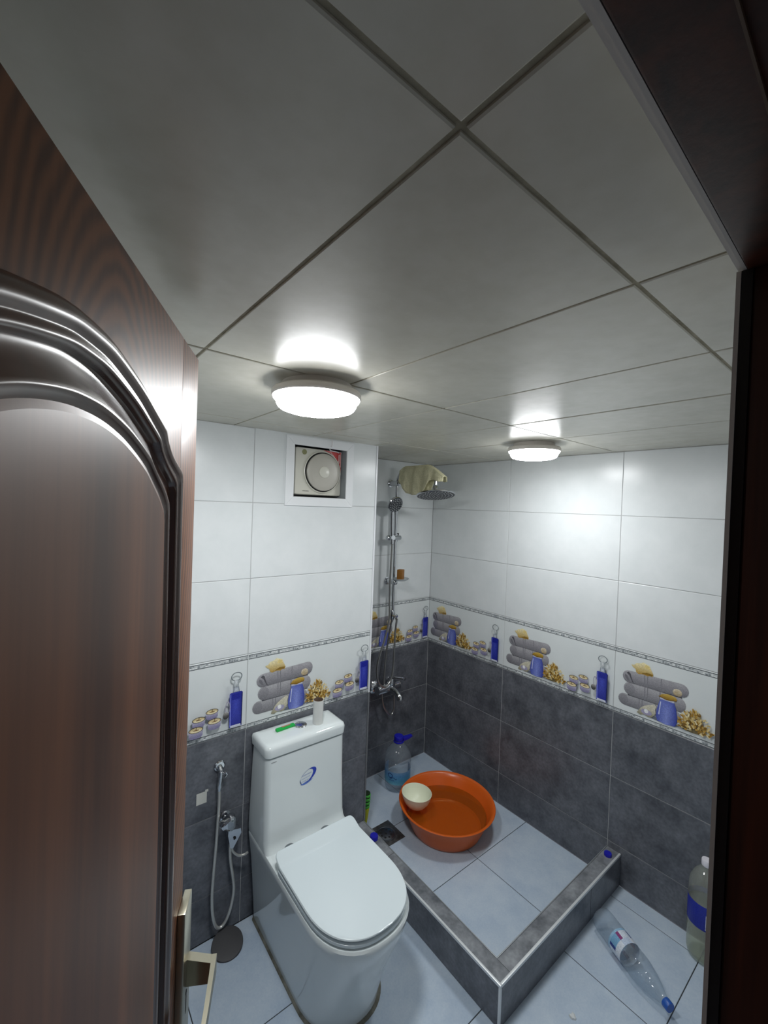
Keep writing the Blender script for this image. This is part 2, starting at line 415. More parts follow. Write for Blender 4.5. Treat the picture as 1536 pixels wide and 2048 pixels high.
    # tea lights
    def candle(cu, cv, s=1.):
        ru, hv = .040*s, .105*s
        body = [(cu-ru,cv+hv*.32),(cu-ru*.92,cv-hv*.40),(cu-ru*.6,cv-hv*.60),(cu,cv-hv*.66),(cu+ru*.6,cv-hv*.60),(cu+ru*.92,cv-hv*.40),(cu+ru,cv+hv*.32)]
        grad(body, lambda u, v: mixc('#8580a4', '#d8d6e4', (v-cv+hv*.5)/hv))
        shape(ell(cu,cv+hv*.32,ru,.036*s,20), '#4c443e'); shape(ell(cu,cv+hv*.31,ru*.90,.029*s,18), '#dcc898'); shape(ell(cu,cv+hv*.22,ru*.78,.019*s,16), '#f6e7bd')
        shape([(cu-.002,cv+hv*.3),(cu+.002,cv+hv*.3),(cu+.004,cv+hv*.62),(cu+.001,cv+hv*.62)], '#4a3a26'); shape(ell(cu,cv+hv*.30,ru*.45,.007,10), '#8d6a3a')
    candle(.775,.345,.95); candle(.697,.285,.97); candle(.790,.215,1.03); candle(.682,.165,1.06)
    # tall blue bottle with ring stopper, ribbon and spoon
    ring(.921,.755,.036,.058,.16,'#6d757a'); ring(.921,.755,.030,.048,.12,'#cfd6d8')
    grad([(.907,.63),(.904,.70),(.912,.715),(.93,.715),(.938,.70),(.935,.63)], lambda u, v: mixc('#f4f7f8', '#8f999e', abs(u-.918)/.018))
    grad([(.899,.55),(.905,.62),(.937,.62),(.943,.55)], lambda u, v: mixc('#e2e8ee', '#8b94a4', abs(u-.918)/.022))
    shape([(.901,.55),(.903,.55),(.909,.63),(.907,.63)], '#4d555c'); shape([(.94,.55),(.942,.55),(.937,.63),(.935,.63)], '#4d555c')
    bot = [(.882,.105),(.879,.54),(.888,.556),(.954,.556),(.963,.54),(.961,.105)]
    grad(bot, lambda u, v: mixc('#4a55c4', '#1c228a', abs(u-.915)/.05))
    shape([(.884,.12),(.891,.12),(.888,.535),(.884,.535)], '#8089e2'); shape([(.955,.12),(.961,.12),(.962,.53),(.957,.53)], '#0d1050')
    shape([(.887,.103),(.956,.103),(.953,.133),(.890,.133)], '#d6daea'); shape([(.894,.46),(.948,.46),(.948,.535),(.894,.535)], '#232a9c')
    ring(.869,.375,.016,.085,.25,'#a7a2b4'); grad(ell(.858,.28,.019,.045,16), lambda u, v: mixc('#2e2c2c', '#a9a6a2', (v-.25)/.07))
    return b.mesh('print', PRINT)
PRINT_ME = border_print()

def tiled_wall(parent, o, u, spans, clip=None):
    """rows of tiles on one wall; u runs left to right as seen from the room, spans = (a, b, full_a) along u"""
    u = Vector(u); o = Vector(o)
    for a, b_, pa in spans:
        for z0, z1, kind in ROWS:
            if clip and clip(a, b_, z0, z1): continue
            m = {'d': D_TILE, 'b': B_TILE, 'w': W_TILE}[kind]
            g = GJ/2
            p = o + u*(a+g) + Vector((0,0,z0+g))
            t = tile('border_tile' if kind == 'b' else 'wall_tile', parent, p, u, (0,0,1), b_-a-2*g, z1-z0-2*g, m, T)
            if kind == 'b':
                # print is cut where the tile is cut
                me = PRINT_ME
                lo, hi = (a-pa)/.606, (b_-pa)/.606
                if lo > .02 or hi < .98: me = cut_print(lo, hi)
                pr = link('print', me, t); pr.matrix_local = Matrix.Translation((-(a+g-pa), -g, T+.00004))
_cp = {}
def cut_print(lo, hi):
    k = (round(lo,3), round(hi,3))
    if k not in _cp:
        bm = bmesh.new(); bm.from_mesh(PRINT_ME)
        for x, s in ((lo*PW+.002, -1), (hi*PW-.002, 1)):
            bmesh.ops.bisect_plane(bm, geom=bm.verts[:]+bm.edges[:]+bm.faces[:], plane_co=(x,0,0), plane_no=(s,0,0), clear_outer=True)
        me = bpy.data.meshes.new('print'); bm.to_mesh(me); bm.free()
        me.materials.append(PRINT); _cp[k] = me
    return _cp[k]

# ------------------------------------------------------------------ structure: walls
g = T                                        # grout plane lies T behind the tile face
NX0, NX1, NZ0, NZ1 = .809, 1.071, 1.707, 1.938     # fan niche
def wall(name, boxes):
    b = MB()
    for lo, hi, mi in boxes: b.box(lo, hi, mi)
    return struct(b.build(name, [G_DARK, G_WHITE]))
# block behind the toilet, with a niche for the fan
wt = wall('wall_back', [((XL, YT+g, 0), (XE-g, YS+.1, Z[2]), 0), ((XL, YT+g, Z[2]), (NX0, YS+.1, CZ), 1), ((NX1, YT+g, Z[2]), (XE-g, YS+.1, CZ), 1),
                        ((NX0, YT+g, Z[2]), (NX1, YS+.1, NZ0), 1), ((NX0, YT+g, NZ1), (NX1, YS+.1, CZ), 1), ((NX0, YT+.16, NZ0), (NX1, YS+.1, NZ1), 1)])
U0 = Vector((0, YT+g, 0))
tiled_wall(wt, U0, (1,0,0), [(XL,.0324,.0324-.606), (.0324,.638,.0324), (.638,XE,.6417)],
           clip=lambda a, b, z0, z1: a > .6 and z0 > 1.6)
# the top right tile is cut around the niche
b = MB()
for x0, x1, z0, z1 in ((.6393,NX0-.002,Z[5]+.0013,CZ), (NX1+.002,XE-.0013,Z[5]+.0013,CZ), (NX0-.002,NX1+.002,Z[5]+.0013,NZ0-.002), (NX0-.002,NX1+.002,NZ1+.002,CZ)):
    b.box((x0, YT, z0), (x1, YT+g, z1))
b.build('wall_tile', W_TILE, wt)
# return side of the block (faces the shower)
tiled_wall(wt, (XE-g, YS, 0), (0,-1,0), [(0, YS-YT, -.17)])
# shower wall
ws = wall('wall_shower', [((XE, YS+g, 0), (XR+.1, YS+.1, Z[2]), 0), ((XE, YS+g, Z[2]), (XR+.1, YS+.1, CZ), 1)])
tiled_wall(ws, (0, YS+g, 0), (1,0,0), [(XE, XR-.606, XR-1.212), (XR-.606, XR, XR-.606)])
# right wall
wr = wall('wall_right', [((XR+g, -.1, 0), (XR+.1, YS+g, Z[2]), 0), ((XR+g, -.1, Z[2]), (XR+.1, YS+g, CZ), 1)])
ys = [2.0641, 1.4559, .8501, .2443, YF]
tiled_wall(wr, (XR+g, YS, 0), (0,-1,0), [(YS-ys[k], YS-ys[k+1], YS-ys[k]+(.001 if k == 0 else 0)) for k in range(4)])
# left wall
wl = wall('wall_left', [((XL-.1, -.1, 0), (XL-g, YT+.2, Z[2]), 0), ((XL-.1, -.1, Z[2]), (XL-g, YT+.2, CZ), 1)])
tiled_wall(wl, (XL-g, YF, 0), (0,1,0), [(0, .302, -.304), (.302, .908, .302), (.908, YT-YF, .908)])
# front wall on both sides of the doorway (plain, behind the viewer)
wall('wall_front', [((.66, -.02, 0), (XR, YF-.004, Z[2]), 0), ((.66, -.02, Z[2]), (XR, YF-.004, CZ), 1), ((XL, -.02, 0), (-.225, YF-.004, Z[2]), 0), ((XL, -.02, Z[2]), (-.225, YF-.004, CZ), 1)])
# ------------------------------------------------------------------ floor
fl = struct(MB().box((XL, -.6, -.06), (XR, YS, -T)).build('floor', G_FLOOR))
def rect_tiles(xs, ys, reg, parent, name, m, z=-T):
    for i in range(len(xs)-1):
        for j in range(len(ys)-1):
            x0, x1 = max(xs[i], reg[0]), min(xs[i+1], reg[1]); y0, y1 = max(ys[j], reg[2]), min(ys[j+1], reg[3])
            if x1-x0 < .012 or y1-y0 < .012: continue
            q = .0016
            tile(name, parent, (x0+q, y0+q, z), (1,0,0), (0,1,0), x1-x0-2*q, y1-y0-2*q, m, T, .001)
KX0, KX1, KY0, KY1, KZ = 1.178, 1.243, .79, .853, .145
mx = [1.985-.396*k for k in range(7)][::-1]; mx = [mx[0]-.396]+mx+[mx[-1]+.396]
my = [.465+.396*k for k in range(-3, 5)]
rect_tiles(mx, my, (XL, KX0+.016, -.6, YT), fl, 'floor_tile', F_TILE)
rect_tiles(mx, my, (KX0+.016, XR, -.6, KY0+.01), fl, 'floor_tile', F_TILE)
sx = [1.261, 1.661, 2.061, 2.5]; sy = [.474, .872, 1.270, 1.666, 2.064]
rect_tiles([1.243]+sx[1:2]+[XR], [.853]+sy[2:4]+[YS], (KX1, XR, KY1, YS), fl, 'floor_tile', F_TILE)
# ------------------------------------------------------------------ ceiling
ce = struct(MB().box((XL-.1, .118, CZ+.0028), (XR+.1, YS+.1, CZ+.08)).build('ceiling', G_CEIL))
def clip_poly(poly, x0, x1, y0, y1):
    for ax, val, s in ((0,x0,1),(0,x1,-1),(1,y0,1),(1,y1,-1)):
        out = []
        for k in range(len(poly)):
            a, c = poly[k], poly[(k+1) % len(poly)]
            da, dc = (a[ax]-val)*s, (c[ax]-val)*s
            if da >= 0: out.append(a)
            if (da >= 0) != (dc >= 0):
                t = da/(da-dc); out.append((a[0]+(c[0]-a[0])*t, a[1]+(c[1]-a[1])*t))
        poly = out
        if len(poly) < 3: return []
    return poly
cr = .0122; ex = Vector((math.cos(cr), math.sin(cr))); ey = Vector((-math.sin(cr), math.cos(cr))); O = Vector((.2414,.2266))
CW, CL, cg = .3324, .6364, .003
for i in range(-3, 7):
    for j in range(-2, 4):
        pts = [O+ex*(i*CW+a)+ey*(j*CL+c) for a, c in ((cg,cg),(CW-cg,cg),(CW-cg,CL-cg),(cg,CL-cg))]
        pl = clip_poly([tuple(p) for p in pts], XL, XR, .119, YS)
        if not pl: continue
        cxm = sum(p[0] for p in pl)/len(pl); cym = sum(p[1] for p in pl)/len(pl)
        if min(max(p[0] for p in pl)-min(p[0] for p in pl), max(p[1] for p in pl)-min(p[1] for p in pl)) < .012: continue
        n = len(pl); inn = []
        for p in pl:
            d = Vector((cxm-p[0], cym-p[1])); d = d.normalized()*.002 if d.length else d; inn.append((p[0]+d.x, p[1]+d.y))
        tilt = random.uniform(-.0006, .0006)
        vs = [(*p, CZ+.0028) for p in pl]+[(*p, CZ+.0012+tilt) for p in pl]+[(*p, CZ+tilt) for p in inn]
        fs = [(k, (k+1) % n, n+(k+1) % n, n+k) for k in range(n)]+[(n+k, n+(k+1) % n, 2*n+(k+1) % n, 2*n+k) for k in range(n)]+[tuple(range(2*n, 3*n))]
        fs = [tuple(reversed(f)) for f in fs]
        MB().add(vs, fs, smooth=False).build('ceiling_tile', C_TILE, ce)
# ------------------------------------------------------------------ corner profiles
struct(MB().box((XE-.007, YT-.003, KZ), (XE+.001, YT+.006, Z[2]), 0).box((XE-.007, YT-.003, Z[2]), (XE+.001, YT+.006, CZ), 1).build('trim_1', [mat('dark_corner_profile', '#6c6f73', .4), mat('white_corner_profile', '#e6e8ec', .3)]))

# ------------------------------------------------------------------ door frame (stands in the doorway)
fr = bpy.data.objects.new('trim_2', None); C.objects.link(fr); struct(fr)
fr.location = (.557, .122, 0); fr.rotation_euler = (0, 0, .030)
fr['label'] = 'dark brown wooden door frame around the doorway'
LZ = 1.934
MB().box((.002, -.26, 0), (.11, -.0090, LZ), 0, .002).build('jamb', FRAMEW, fr)
MB().box((-.80, -.26, 0), (-.697, -.006, LZ), 0, .002).build('jamb', FRAMEW, fr)
MB().box((-.80, -.26, LZ), (.11, -.004, LZ+.07), 0, .002).build('lintel', FRAMEW, fr)
MB().box((.0, -.0088, 0), (.012, .0003, LZ)).build('seal', SEALM, fr)
MB().box((-.001, .0005, 0), (.11, .0045, LZ)).build('plaster_edge', PLASTER, fr)
MB().box((-.80, -.0038, LZ+.0005), (.11, -.0006, LZ+.03)).build('plaster_edge', PLASTER, fr)
MB().box((-.80, .0004, LZ+.003), (.11, .0042, LZ+.03)).build('plaster_edge', PLASTER, fr)
# rebate on the room of the viewer: a thin pale bead along lintel
MB().box((-.697, -.050, LZ-.003), (.002, -.0485, LZ+.001)).build('bead', mat('worn_bead', '#5a4636', .5), fr)
# ------------------------------------------------------------------ lamps
def lamp(loc, label, on, side):
    t = thing('ceiling_lamp', label, 'lamp', loc, 0, 'round ceiling lamps')
    MB().lathe([(.084,0),(.084,-.018),(.088,-.019)], 48).build('base', LAMPW, t)
    MB().lathe([(.088,-.0165),(.104,-.0165),(.1075,-.020),(.1085,-.030),(.106,-.0335),(.098,-.0335)], 48, cap0=True, cap1=True).build('rim', LAMPW, t)
    MB().lathe([(.0925,-.0565),(.088,-.060),(.074,-.0645),(.045,-.067),(.0,-.0675)], 48, cap0=False).lathe([(.1035,-.0336),(.1035,-.038),(.0985,-.0405),(.0965,-.050),(.0925,-.0565)], 48, cap0=False, cap1=False, mi=1).build('diffuser', [on, side], t, 80)
    return t
lamp((.513,.925,CZ), 'round white ceiling lamp lit between door edge and toilet, in front of the fan', LAMP_ON, LAMP_SIDE)
lamp((1.63,1.035,CZ), 'round white ceiling lamp lit near the right wall, over the shower kerb', LAMP_ON2, LAMP_SIDE2)

# ------------------------------------------------------------------ door leaf, opened into the room
HX, HY = -.1296, .1109
dr = bpy.data.objects.new('door_1', None); C.objects.link(dr); struct(dr)
dr.location = (HX, HY, 0); dr.rotation_euler = (0, 0, math.atan2(.89526, .44555))
dr['label'] = 'glossy dark brown wooden door standing open on the left, arched raised panel'
DW, DH = .735, 1.915
leaf = MB().box((0, 0, .008), (DW-.098, .042, DH), 0, .0012).build('leaf', DOORW, dr)
MB().box((DW-.0972, 0, .008), (DW, .042, DH), 0, .0015).build('edge_stile', DOORW, dr)
Oc = [(.33,1.817),(.365,1.8155),(.41,1.806),(.45,1.795),(.48,1.784),(.505,1.775),(.524,1.768)]
Oc2 = [(.532,1.755),(.545,1.744),(.562,1.735),(.585,1.727),(.600,1.723),(.607,1.719)]
Ic = [(.33,1.744),(.35,1.7435),(.375,1.741),(.405,1.7355),(.43,1.7285),(.455,1.720),(.475,1.712)]
Ic2 = [(.484,1.707),(.494,1.701),(.507,1.693),(.520,1.685),(.533,1.675),(.544,1.665)]
def sp2(p, n=4): return [(q.x, q.y) for q in spline([(a, b_, 0) for a, b_ in p], n)]
oR = sp2(Oc)+sp2(Oc2)+[(.609,1.712),(.613,1.45),(.618,1.2),(.622,.6),(.622,.115)]
iR = sp2(Ic)+sp2(Ic2)+[(.547,1.655),(.553,1.45),(.559,1.2),(.563,.6),(.563,.205)]
mir = lambda L_: [(.66-a, b_) for a, b_ in reversed(L_)]
OUT = oR+mir(oR)[:-1]; INN = iR+mir(iR)[:-1]
prof = [(0,0),(.015,.005),(.05,.009),(.10,.012),(.15,.0133),(.20,.0130),(.25,.0112),(.29,.0092),(.31,.0088),(.33,.0092),(.37,.0104),(.41,.0104),(.44,.0088),(.465,.005),(.48,.001),(.50,.0005),(.58,.0008),(.66,.0022),(.74,.0045),(.81,.0070),(.85,.0082),(.88,.0082),(.92,.0066),(.96,.0045),(1,.004)]
b = MB(); n = len(OUT)
rs = [[(OUT[k][0]+(INN[k][0]-OUT[k][0])*v, -.0003-h, OUT[k][1]+(INN[k][1]-OUT[k][1])*v) for k in range(n)] for v, h in prof]
b.rings(list(reversed(rs)), False, False)
b.build('moulding', MOULDW, dr, 50)
b = MB()
ctr = (.345, -.0090, 1.0)
pts = [(x, -.0043, z) for x, z in INN]; inn2 = [(.33+(x-.33)*.985, -.0060, z-(.006 if z > .5 else -.006)) for x, z in INN]
b.rings([list(reversed(pts)), list(reversed(inn2))], False, False)
b.add(inn2, [tuple(reversed(range(n)))], smooth=False)
b.build('raised_panel', PANELW, dr, 40)
# handle set
hp = MB().box((.700, -.0125, .745), (.749, -.0002, .993), 0, .0015).build('handle_plate', NICKEL, dr)
MB().box((.722, -.0128, .80), (.727, -.0122, .832)).lathe([(.004,0),(.004,.0006)], 14, (0,-1,0), 0, origin=(.7245,-.0124,.835)).build('keyhole', DARKM, hp)
b = MB()
pts = [(.716, .024), (.741, .024)]
# neck: tall flat arm leaving the plate, then the grip turning back towards the hinge
def sect(y, x0, x1, z0, z1): return [(x0,y,z0),(x1,y,z0),(x1,y,z1),(x0,y,z1)]
b.rings([sect(-.012,.726,.741,.842,.889), sect(-.052,.714,.729,.853,.889)], True, True)
b.rings([[(.729,-.0515,.853),(.729,-.0600,.856),(.729,-.0600,.889),(.729,-.0515,.889)], [(.698,-.0530,.862),(.698,-.0605,.862),(.698,-.0605,.889),(.698,-.0530,.889)],
         [(.645,-.0545,.866),(.645,-.0615,.866),(.645,-.0615,.889),(.645,-.0545,.889)], [(.603,-.0545,.868),(.603,-.0610,.868),(.603,-.0610,.888),(.603,-.0545,.888)]], True, True)
b.build('lever', NICKEL, hp, 25)

# ------------------------------------------------------------------ toilet
to = thing('toilet', 'white one-piece ceramic toilet with closed lid, in front of the back wall', 'toilet', (0,0,0))
TX = .829
def dsec(z, xl, xr, yb, yf, d, n=2.3, m=22, yr=0.0):
    """D-shaped outline: square back at yb, rounded front reaching yf, depth of the rounded part d"""
    xc, hw = (xl+xr)/2, (xr-xl)/2; yc = yf+d; pts = []
    for k in range(m+1):
        a = PI+PI*k/m; ca, sa = math.cos(a), math.sin(a)
        pts.append((xc+hw*math.copysign(abs(ca)**(2/n), ca), yc-d*abs(sa)**(2/n), z))
    r = .012
    for k in range(5): a = PI/2*k/4; pts.append((xr-r+r*math.cos(a), yb-r+r*math.sin(a), z))
    for k in range(5): a = PI/2+PI/2*k/4; pts.append((xl+r+r*math.cos(a), yb-r+r*math.sin(a), z))
    return pts
b = MB(); YB = 1.622
b.rings([dsec(.0015,.688,.976,YB,1.075,.17), dsec(.02,.686,.979,YB,1.073,.17), dsec(.10,.681,.983,YB,1.055,.17), dsec(.19,.674,.990,YB,1.02,.18), dsec(.27,.667,.997,YB,.985,.19),
         dsec(.325,.660,1.002,YB,.962,.19), dsec(.355,.656,1.005,YB,.953,.19), dsec(.370,.655,1.006,YB,.951,.19), dsec(.3765,.658,1.003,YB,.955,.19), dsec(.378,.668,.993,YB,.968,.18)])
# cistern grows out of the pedestal
def rsec(z, x0, x1, y0, y1, r=.022):
    pts = []
    for cx, cy, a0 in ((x1-r,y0+r,-PI/2),(x1-r,y1-.006,0),(x0+r,y1-.006,PI/2),(x0+r,y0+r,PI)):
        for k in range(6):
            a = a0+PI/2*k/5; q = r if cy == y0+r else .006; cxx = cx if cy == y0+r else (x1-.006 if a0 == 0 else x0+.006)
            pts.append((cxx+q*math.cos(a), cy+q*math.sin(a), z))
    return pts
b.rings([rsec(.374,.657,1.004,1.437,YB), rsec(.386,.656,1.004,1.450,YB), rsec(.41,.656,1.004,1.458,YB), rsec(.55,.660,1.007,1.474,YB), rsec(.64,.663,1.010,1.482,YB), rsec(.7055,.666,1.013,1.489,YB), rsec(.709,.673,1.006,1.497,YB-.004)])
b.build('bowl', CERAMIC, to, 40)
b = MB()
b.rings([rsec(.7130,.668,1.011,1.490,1.628), rsec(.7142,.663,1.016,1.485,1.631), rsec(.742,.661,1.018,1.483,1.633), rsec(.752,.664,1.015,1.487,1.631), rsec(.7575,.675,1.004,1.499,1.621), rsec(.7585,.70,.98,1.52,1.60)])
b.build('tank_lid', CERAMIC, to, 50)
fb = MB().lathe([(.026,0),(.026,.003),(.0235,.0055),(.022,.006)], 28, origin=(.845,1.568,.7582)).build('flush_button', CHROME, to)
for s, r in ((-1,.0),(1,.3)):
    pts = [(.845+s*.0012+s*.0195*math.cos(a), 1.568+.0195*math.sin(a)) for a in [-PI/2+PI*k/10 for k in range(11)]]
    MB().rings([[(x,y,.7635) for x,y in (pts if s > 0 else pts[::-1])], [(x,y,.7658) for x,y in (pts if s > 0 else pts[::-1])]]).build('button_half', CHROME, fb)
SX0, SX1, SF, SB = .6575, .9985, .958, 1.388
def lsec(z, ins=0., sb=SB, fr_=SF): return dsec(z, SX0+ins, SX1-ins, sb-ins, fr_+ins, .195-ins, 2.35)
MB().rings([lsec(.3815,.008,1.36), lsec(.3845,.001,1.36), lsec(.393,.001,1.36), lsec(.3955,.006,1.36)]).build('seat', PLASTW, to, 40)
# lid: D-shaped plate lofted front to back, its rear strip sweeps up
def lid_hw(y):
    hw = (SX1-SX0)/2; d = .195; yc = SF+d
    if y < yc: return hw*max(0., 1-((yc-y)/d)**2.35)**(1/2.35)
    rb = .024; yb = 1.392
    if y > yb-rb: return hw-.002-rb+math.sqrt(max(0., rb*rb-(y-yb+rb)**2))
    return hw-.002*(y-yc)/(yb-yc)
def lid_rise(y): return .0185*max(0., min(1., (y-1.338)/.048))
b = MB(); xc = (SX0+SX1)/2; NX = 16
lys = [SF+.195*(1-math.cos(PI/2*k/16)) for k in range(17)]+[1.20,1.26,1.31,1.332,1.336,1.345,1.355,1.365,1.374,1.381,1.386,1.389,1.3912,1.392]
def lid_pt(y, f, top):
    hw = max(lid_hw(y), .001); e = min(1., (1-abs(f))*hw/.006, (y-SF+.0005)/.004, (1.3925-y)/.004) if top else 0
    if top: z = .4065+.0045*math.sqrt(max(0., 1-(1-max(0., e))**2))+lid_rise(y)
    else: z = .4005+lid_rise(y)*.8; hw = max(hw-.006, .0008)
    return (xc+f*hw, y if top else SF+.006+(y-SF)*(1.386-SF-.006)/(1.392-SF), z)
F_ = [-1+2*k/NX for k in range(NX+1)]; F_ = [-1,-.985,-.96]+F_[1:-1]+[.96,.985,1]; nf = len(F_)
for top in (True, False):
    vs = [lid_pt(y, f, top) for y in lys for f in F_]
    q_ = [(a*nf+c, a*nf+c+1, (a+1)*nf+c+1, (a+1)*nf+c) for a in range(len(lys)-1) for c in range(nf-1)]
    b.add(vs, q_ if top else [tuple(reversed(x)) for x in q_])
nt_ = len(lys)*nf
edge = [(a, 0) for a in range(len(lys))]+[(len(lys)-1, c) for c in range(1, nf)]+[(a, nf-1) for a in range(len(lys)-2, -1, -1)]+[(0, c) for c in range(nf-2, 0, -1)]
ids = [a*nf+c for a, c in edge]; n = len(ids)
for k in range(n):
    b.f.append((ids[k], ids[(k+1) % n], ids[(k+1) % n]+nt_, ids[k]+nt_)); b.mi.append(0); b.ink.append(None); b.sm.append(True)
o = b.build('lid', PLASTW, to, 40)
bm = bmesh.new(); bm.from_mesh(o.data); bmesh.ops.remove_doubles(bm, verts=bm.verts, dist=1e-5); bmesh.ops.recalc_face_normals(bm, faces=bm.faces); bm.to_mesh(o.data); bm.free()
for hx in (.742, .897):
    MB().lathe([(.0235,0),(.0235,.010),(.019,.014),(.010,.0155)], 24, origin=(hx,1.421,.3785)).build('hinge', CHROMED, to)
seal = MB().rings([dsec(.0004,.680,.984,YB,1.064,.175), dsec(.004,.682,.982,YB,1.068,.175), dsec(.007,.687,.977,YB,1.074,.17)]).build('floor_seal', DIRT, to)
# round blue swoosh sticker on the cistern front and a small grey mark
def on_tank(x, z, e=.0006):
    zz = [(.41,1.458),(.55,1.474),(.64,1.482),(.7055,1.489)]
    for (a, ya), (c, yc) in zip(zz, zz[1:]):
        if z <= c or c == .7055: return (x, ya+(yc-ya)*(z-a)/(c-a)-e, z)
b = MB()
def arc_strip(a0, a1, w0, wm, col, ru=.040, rv=.021, rot=.47, n=26, cx=.838, cz=.598):
    for k in range(n):
        q = []
        for t, side in ((k/n,0),((k+1)/n,0),((k+1)/n,1),(k/n,1)):
            a = a0+(a1-a0)*t; wd = w0+(wm-w0)*math.sin(PI*t)
            f = 1-wd*side; x, z = ru*f*math.cos(a), rv*f*math.sin(a)
            q.append(on_tank(cx+x*math.cos(rot)-z*math.sin(rot)+.0*side, cz+x*math.sin(rot)+z*math.cos(rot), .0004+(.0003 if col != '#dfe6ee' else 0)))
        b.poly(q[::-1], lin(col))
arc_strip(-2.3, 1.3, .03, .42, '#2d44b4'); arc_strip(-2.9, -1.3, .02, .34, '#5f7fd0', .043, .025); arc_strip(.9, 2.4, .02, .07, '#7f90b8'); arc_strip(2.5, 3.6, .02, .10, '#3b4f80')
rr = random.Random(5)
for row, (xa, xb, zc) in enumerate(((.812,.850,.603),(.808,.846,.592),(.806,.838,.582))):
    x = xa
    while x < xb:
        wd = rr.uniform(.002,.005); z0 = zc+(x-.83)*.10
        b.poly([on_tank(x,z0), on_tank(x+wd,z0), on_tank(x+wd,z0+.0035), on_tank(x,z0+.0035)], lin('#b3bfdc' if row else '#a3b0d4')); x += wd+.0012
b.build('sticker', DECAL, to)
b = MB(); x = .684
while x < .705: b.poly([on_tank(x,.6935), on_tank(x+.002,.6935), on_tank(x+.002,.6965), on_tank(x,.6965)], lin('#7f8487')); x += .0028
b.build('maker_mark', DECAL, to)

# things on the cistern
ct = thing('cardboard_tube', 'empty pale cardboard roll core standing on the cistern lid', 'tube', (.913, 1.545, .7585))
b = MB().lathe([(.0215,0),(.0215,.098),(.0205,.0985)], 28, cap0=False, cap1=False); b.build('outer_wall', CARD, ct)
MB().lathe([(.0193,.0005),(.0193,.0984),(.0204,.0985)][::-1], 28, cap0=False, cap1=False).build('inner_wall', CARDIN, ct)
gt = thing('utility_knife', 'small bright green plastic knife-like stick lying on the cistern lid', 'tool', (.781, 1.578, .7588), math.radians(3))
MB().box((-.041,-.0085,0), (.041,.0085,.010), 0, .003).build('handle', GREEN, gt)
MB().box((-.015,-.0035,.0102), (.022,.0035,.0118), 0, .0006).build('slider', mat('slider_pink_brown', '#b08468', .5), gt)

# ------------------------------------------------------------------ fan in its niche
fa = thing('exhaust_fan', 'square ivory exhaust fan with round cover in the wall niche', 'fan', (.9485, 1.668, 1.820))
MB().box((-.1165,0,-.104), (.118,.09,.103), 0, .013).build('housing', FANW, fa)
MB().lathe([(.0935,.0),(.0935,.006),(.0905,.0075),(.0885,.006),(.0885,.0008)], 48, (0,-1,0), origin=(.016,-.0002,0)).build('ring', FANW, fa)
MB().lathe([(.0888,.0010),(.0888,.0016)], 40, (0,-1,0), origin=(.016,0,0)).build('gap', DARKM, fa)
cv = MB().lathe([(.083,.002),(.083,.009),(.080,.0115),(.06,.0135),(.026,.0145)], 48, (0,-1,0), origin=(.0175,-.002,0)).build('cover', FANC, fa)
MB().lathe([(.026,.0145),(.0255,.017),(.022,.0185)], 32, (0,-1,0), origin=(.0175,-.002,0)).build('hub', FANW, cv)
MB().lathe([(.0115,0),(.0115,.0008)], 20, (0,-1,0), origin=(-.075,-.0001,.082)).build('badge', mat('olive_badge', '#8f9068', .4, .3), fa)
b = MB()
for k in range(9): b.box((-.080+k*.0036,-.0009,-.0885),(-.0780+k*.0036,-.0001,-.0855+.001*(k % 2)))
b.build('maker_mark', mat('grey_ink', '#5f5f5c', .6), fa)
pts = [(.022,.094)]+[(.016+.0955*math.cos(a), .0955*math.sin(a)) for a in [math.radians(85-7*k) for k in range(11)]]
pts = [(.020,.0995),(.113,.0995),(.113,.004)]+[(.016+.0965*math.cos(a), .0965*math.sin(a)) for a in [math.radians(6+8*k) for k in range(10)]]
pts = [(min(x,.1135), z) for x, z in pts]
stk = MB().poly([(x,-.0008,z) for x, z in pts], mi=0)
stk.build('warning_sticker', REDM, fa)
b = MB()
for k in range(7):
    b.tube([(.050+.008*k,-.0012,.093-.0065*k),(.056+.007*k,-.0012,.096-.0065*k),(.060+.006*k,-.0012,.090-.0075*k)], .0009, 5)
b.tube([(.036,-.0012,.0985),(.111,-.0012,.0985),(.111,-.0012,.03)], .0012, 5)
b.tube([(.100,-.0012,.085),(.105,-.0012,.088),(.105,-.0012,.05),(.100,-.0012,.045),(.100,-.0012,.085)], .0012, 5)
b.build('sticker_print', mat('white_print', '#f0e8e6', .5), fa)
cp = spline([(.035,-.044,.143),(.034,-.047,.125),(.036,-.038,.112),(.040,-.018,.106),(.052,-.012,.100),(.085,-.010,.097),(.098,-.004,.094)], 6)
MB().tube(cp, .0022, 8).build('cord', CORD, fa)
fs = thing('fan_surround', 'flat white square trim frame around the exhaust fan niche', 'frame', (.939, YT, 1.8145))
a0, a1, c0, c1 = .168, .1305, .1465, .1095
for pl in ([(-a0,-c0),(a0,-c0),(a1,-c1),(-a1,-c1)], [(a0,-c0),(a0,c0),(a1,c1),(a1,-c1)], [(a0,c0),(-a0,c0),(-a1,c1),(a1,c1)], [(-a0,c0),(-a0,-c0),(-a1,-c1),(-a1,c1)]):
    mcx = sum(p[0] for p in pl)/4; mcz = sum(p[1] for p in pl)/4
    sh = [(p[0]+(mcx-p[0])*.004, p[1]+(mcz-p[1])*.006) for p in pl]
    MB().rings([[(x,0,z) for x, z in pl], [(x,-.005,z) for x, z in pl], [(x,-.006,z) for x, z in sh]]).build('trim_board', mat('surround_white', '#e9ecee', .35) if 'surround_white' not in bpy.data.materials else bpy.data.materials['surround_white'], fs, 20)
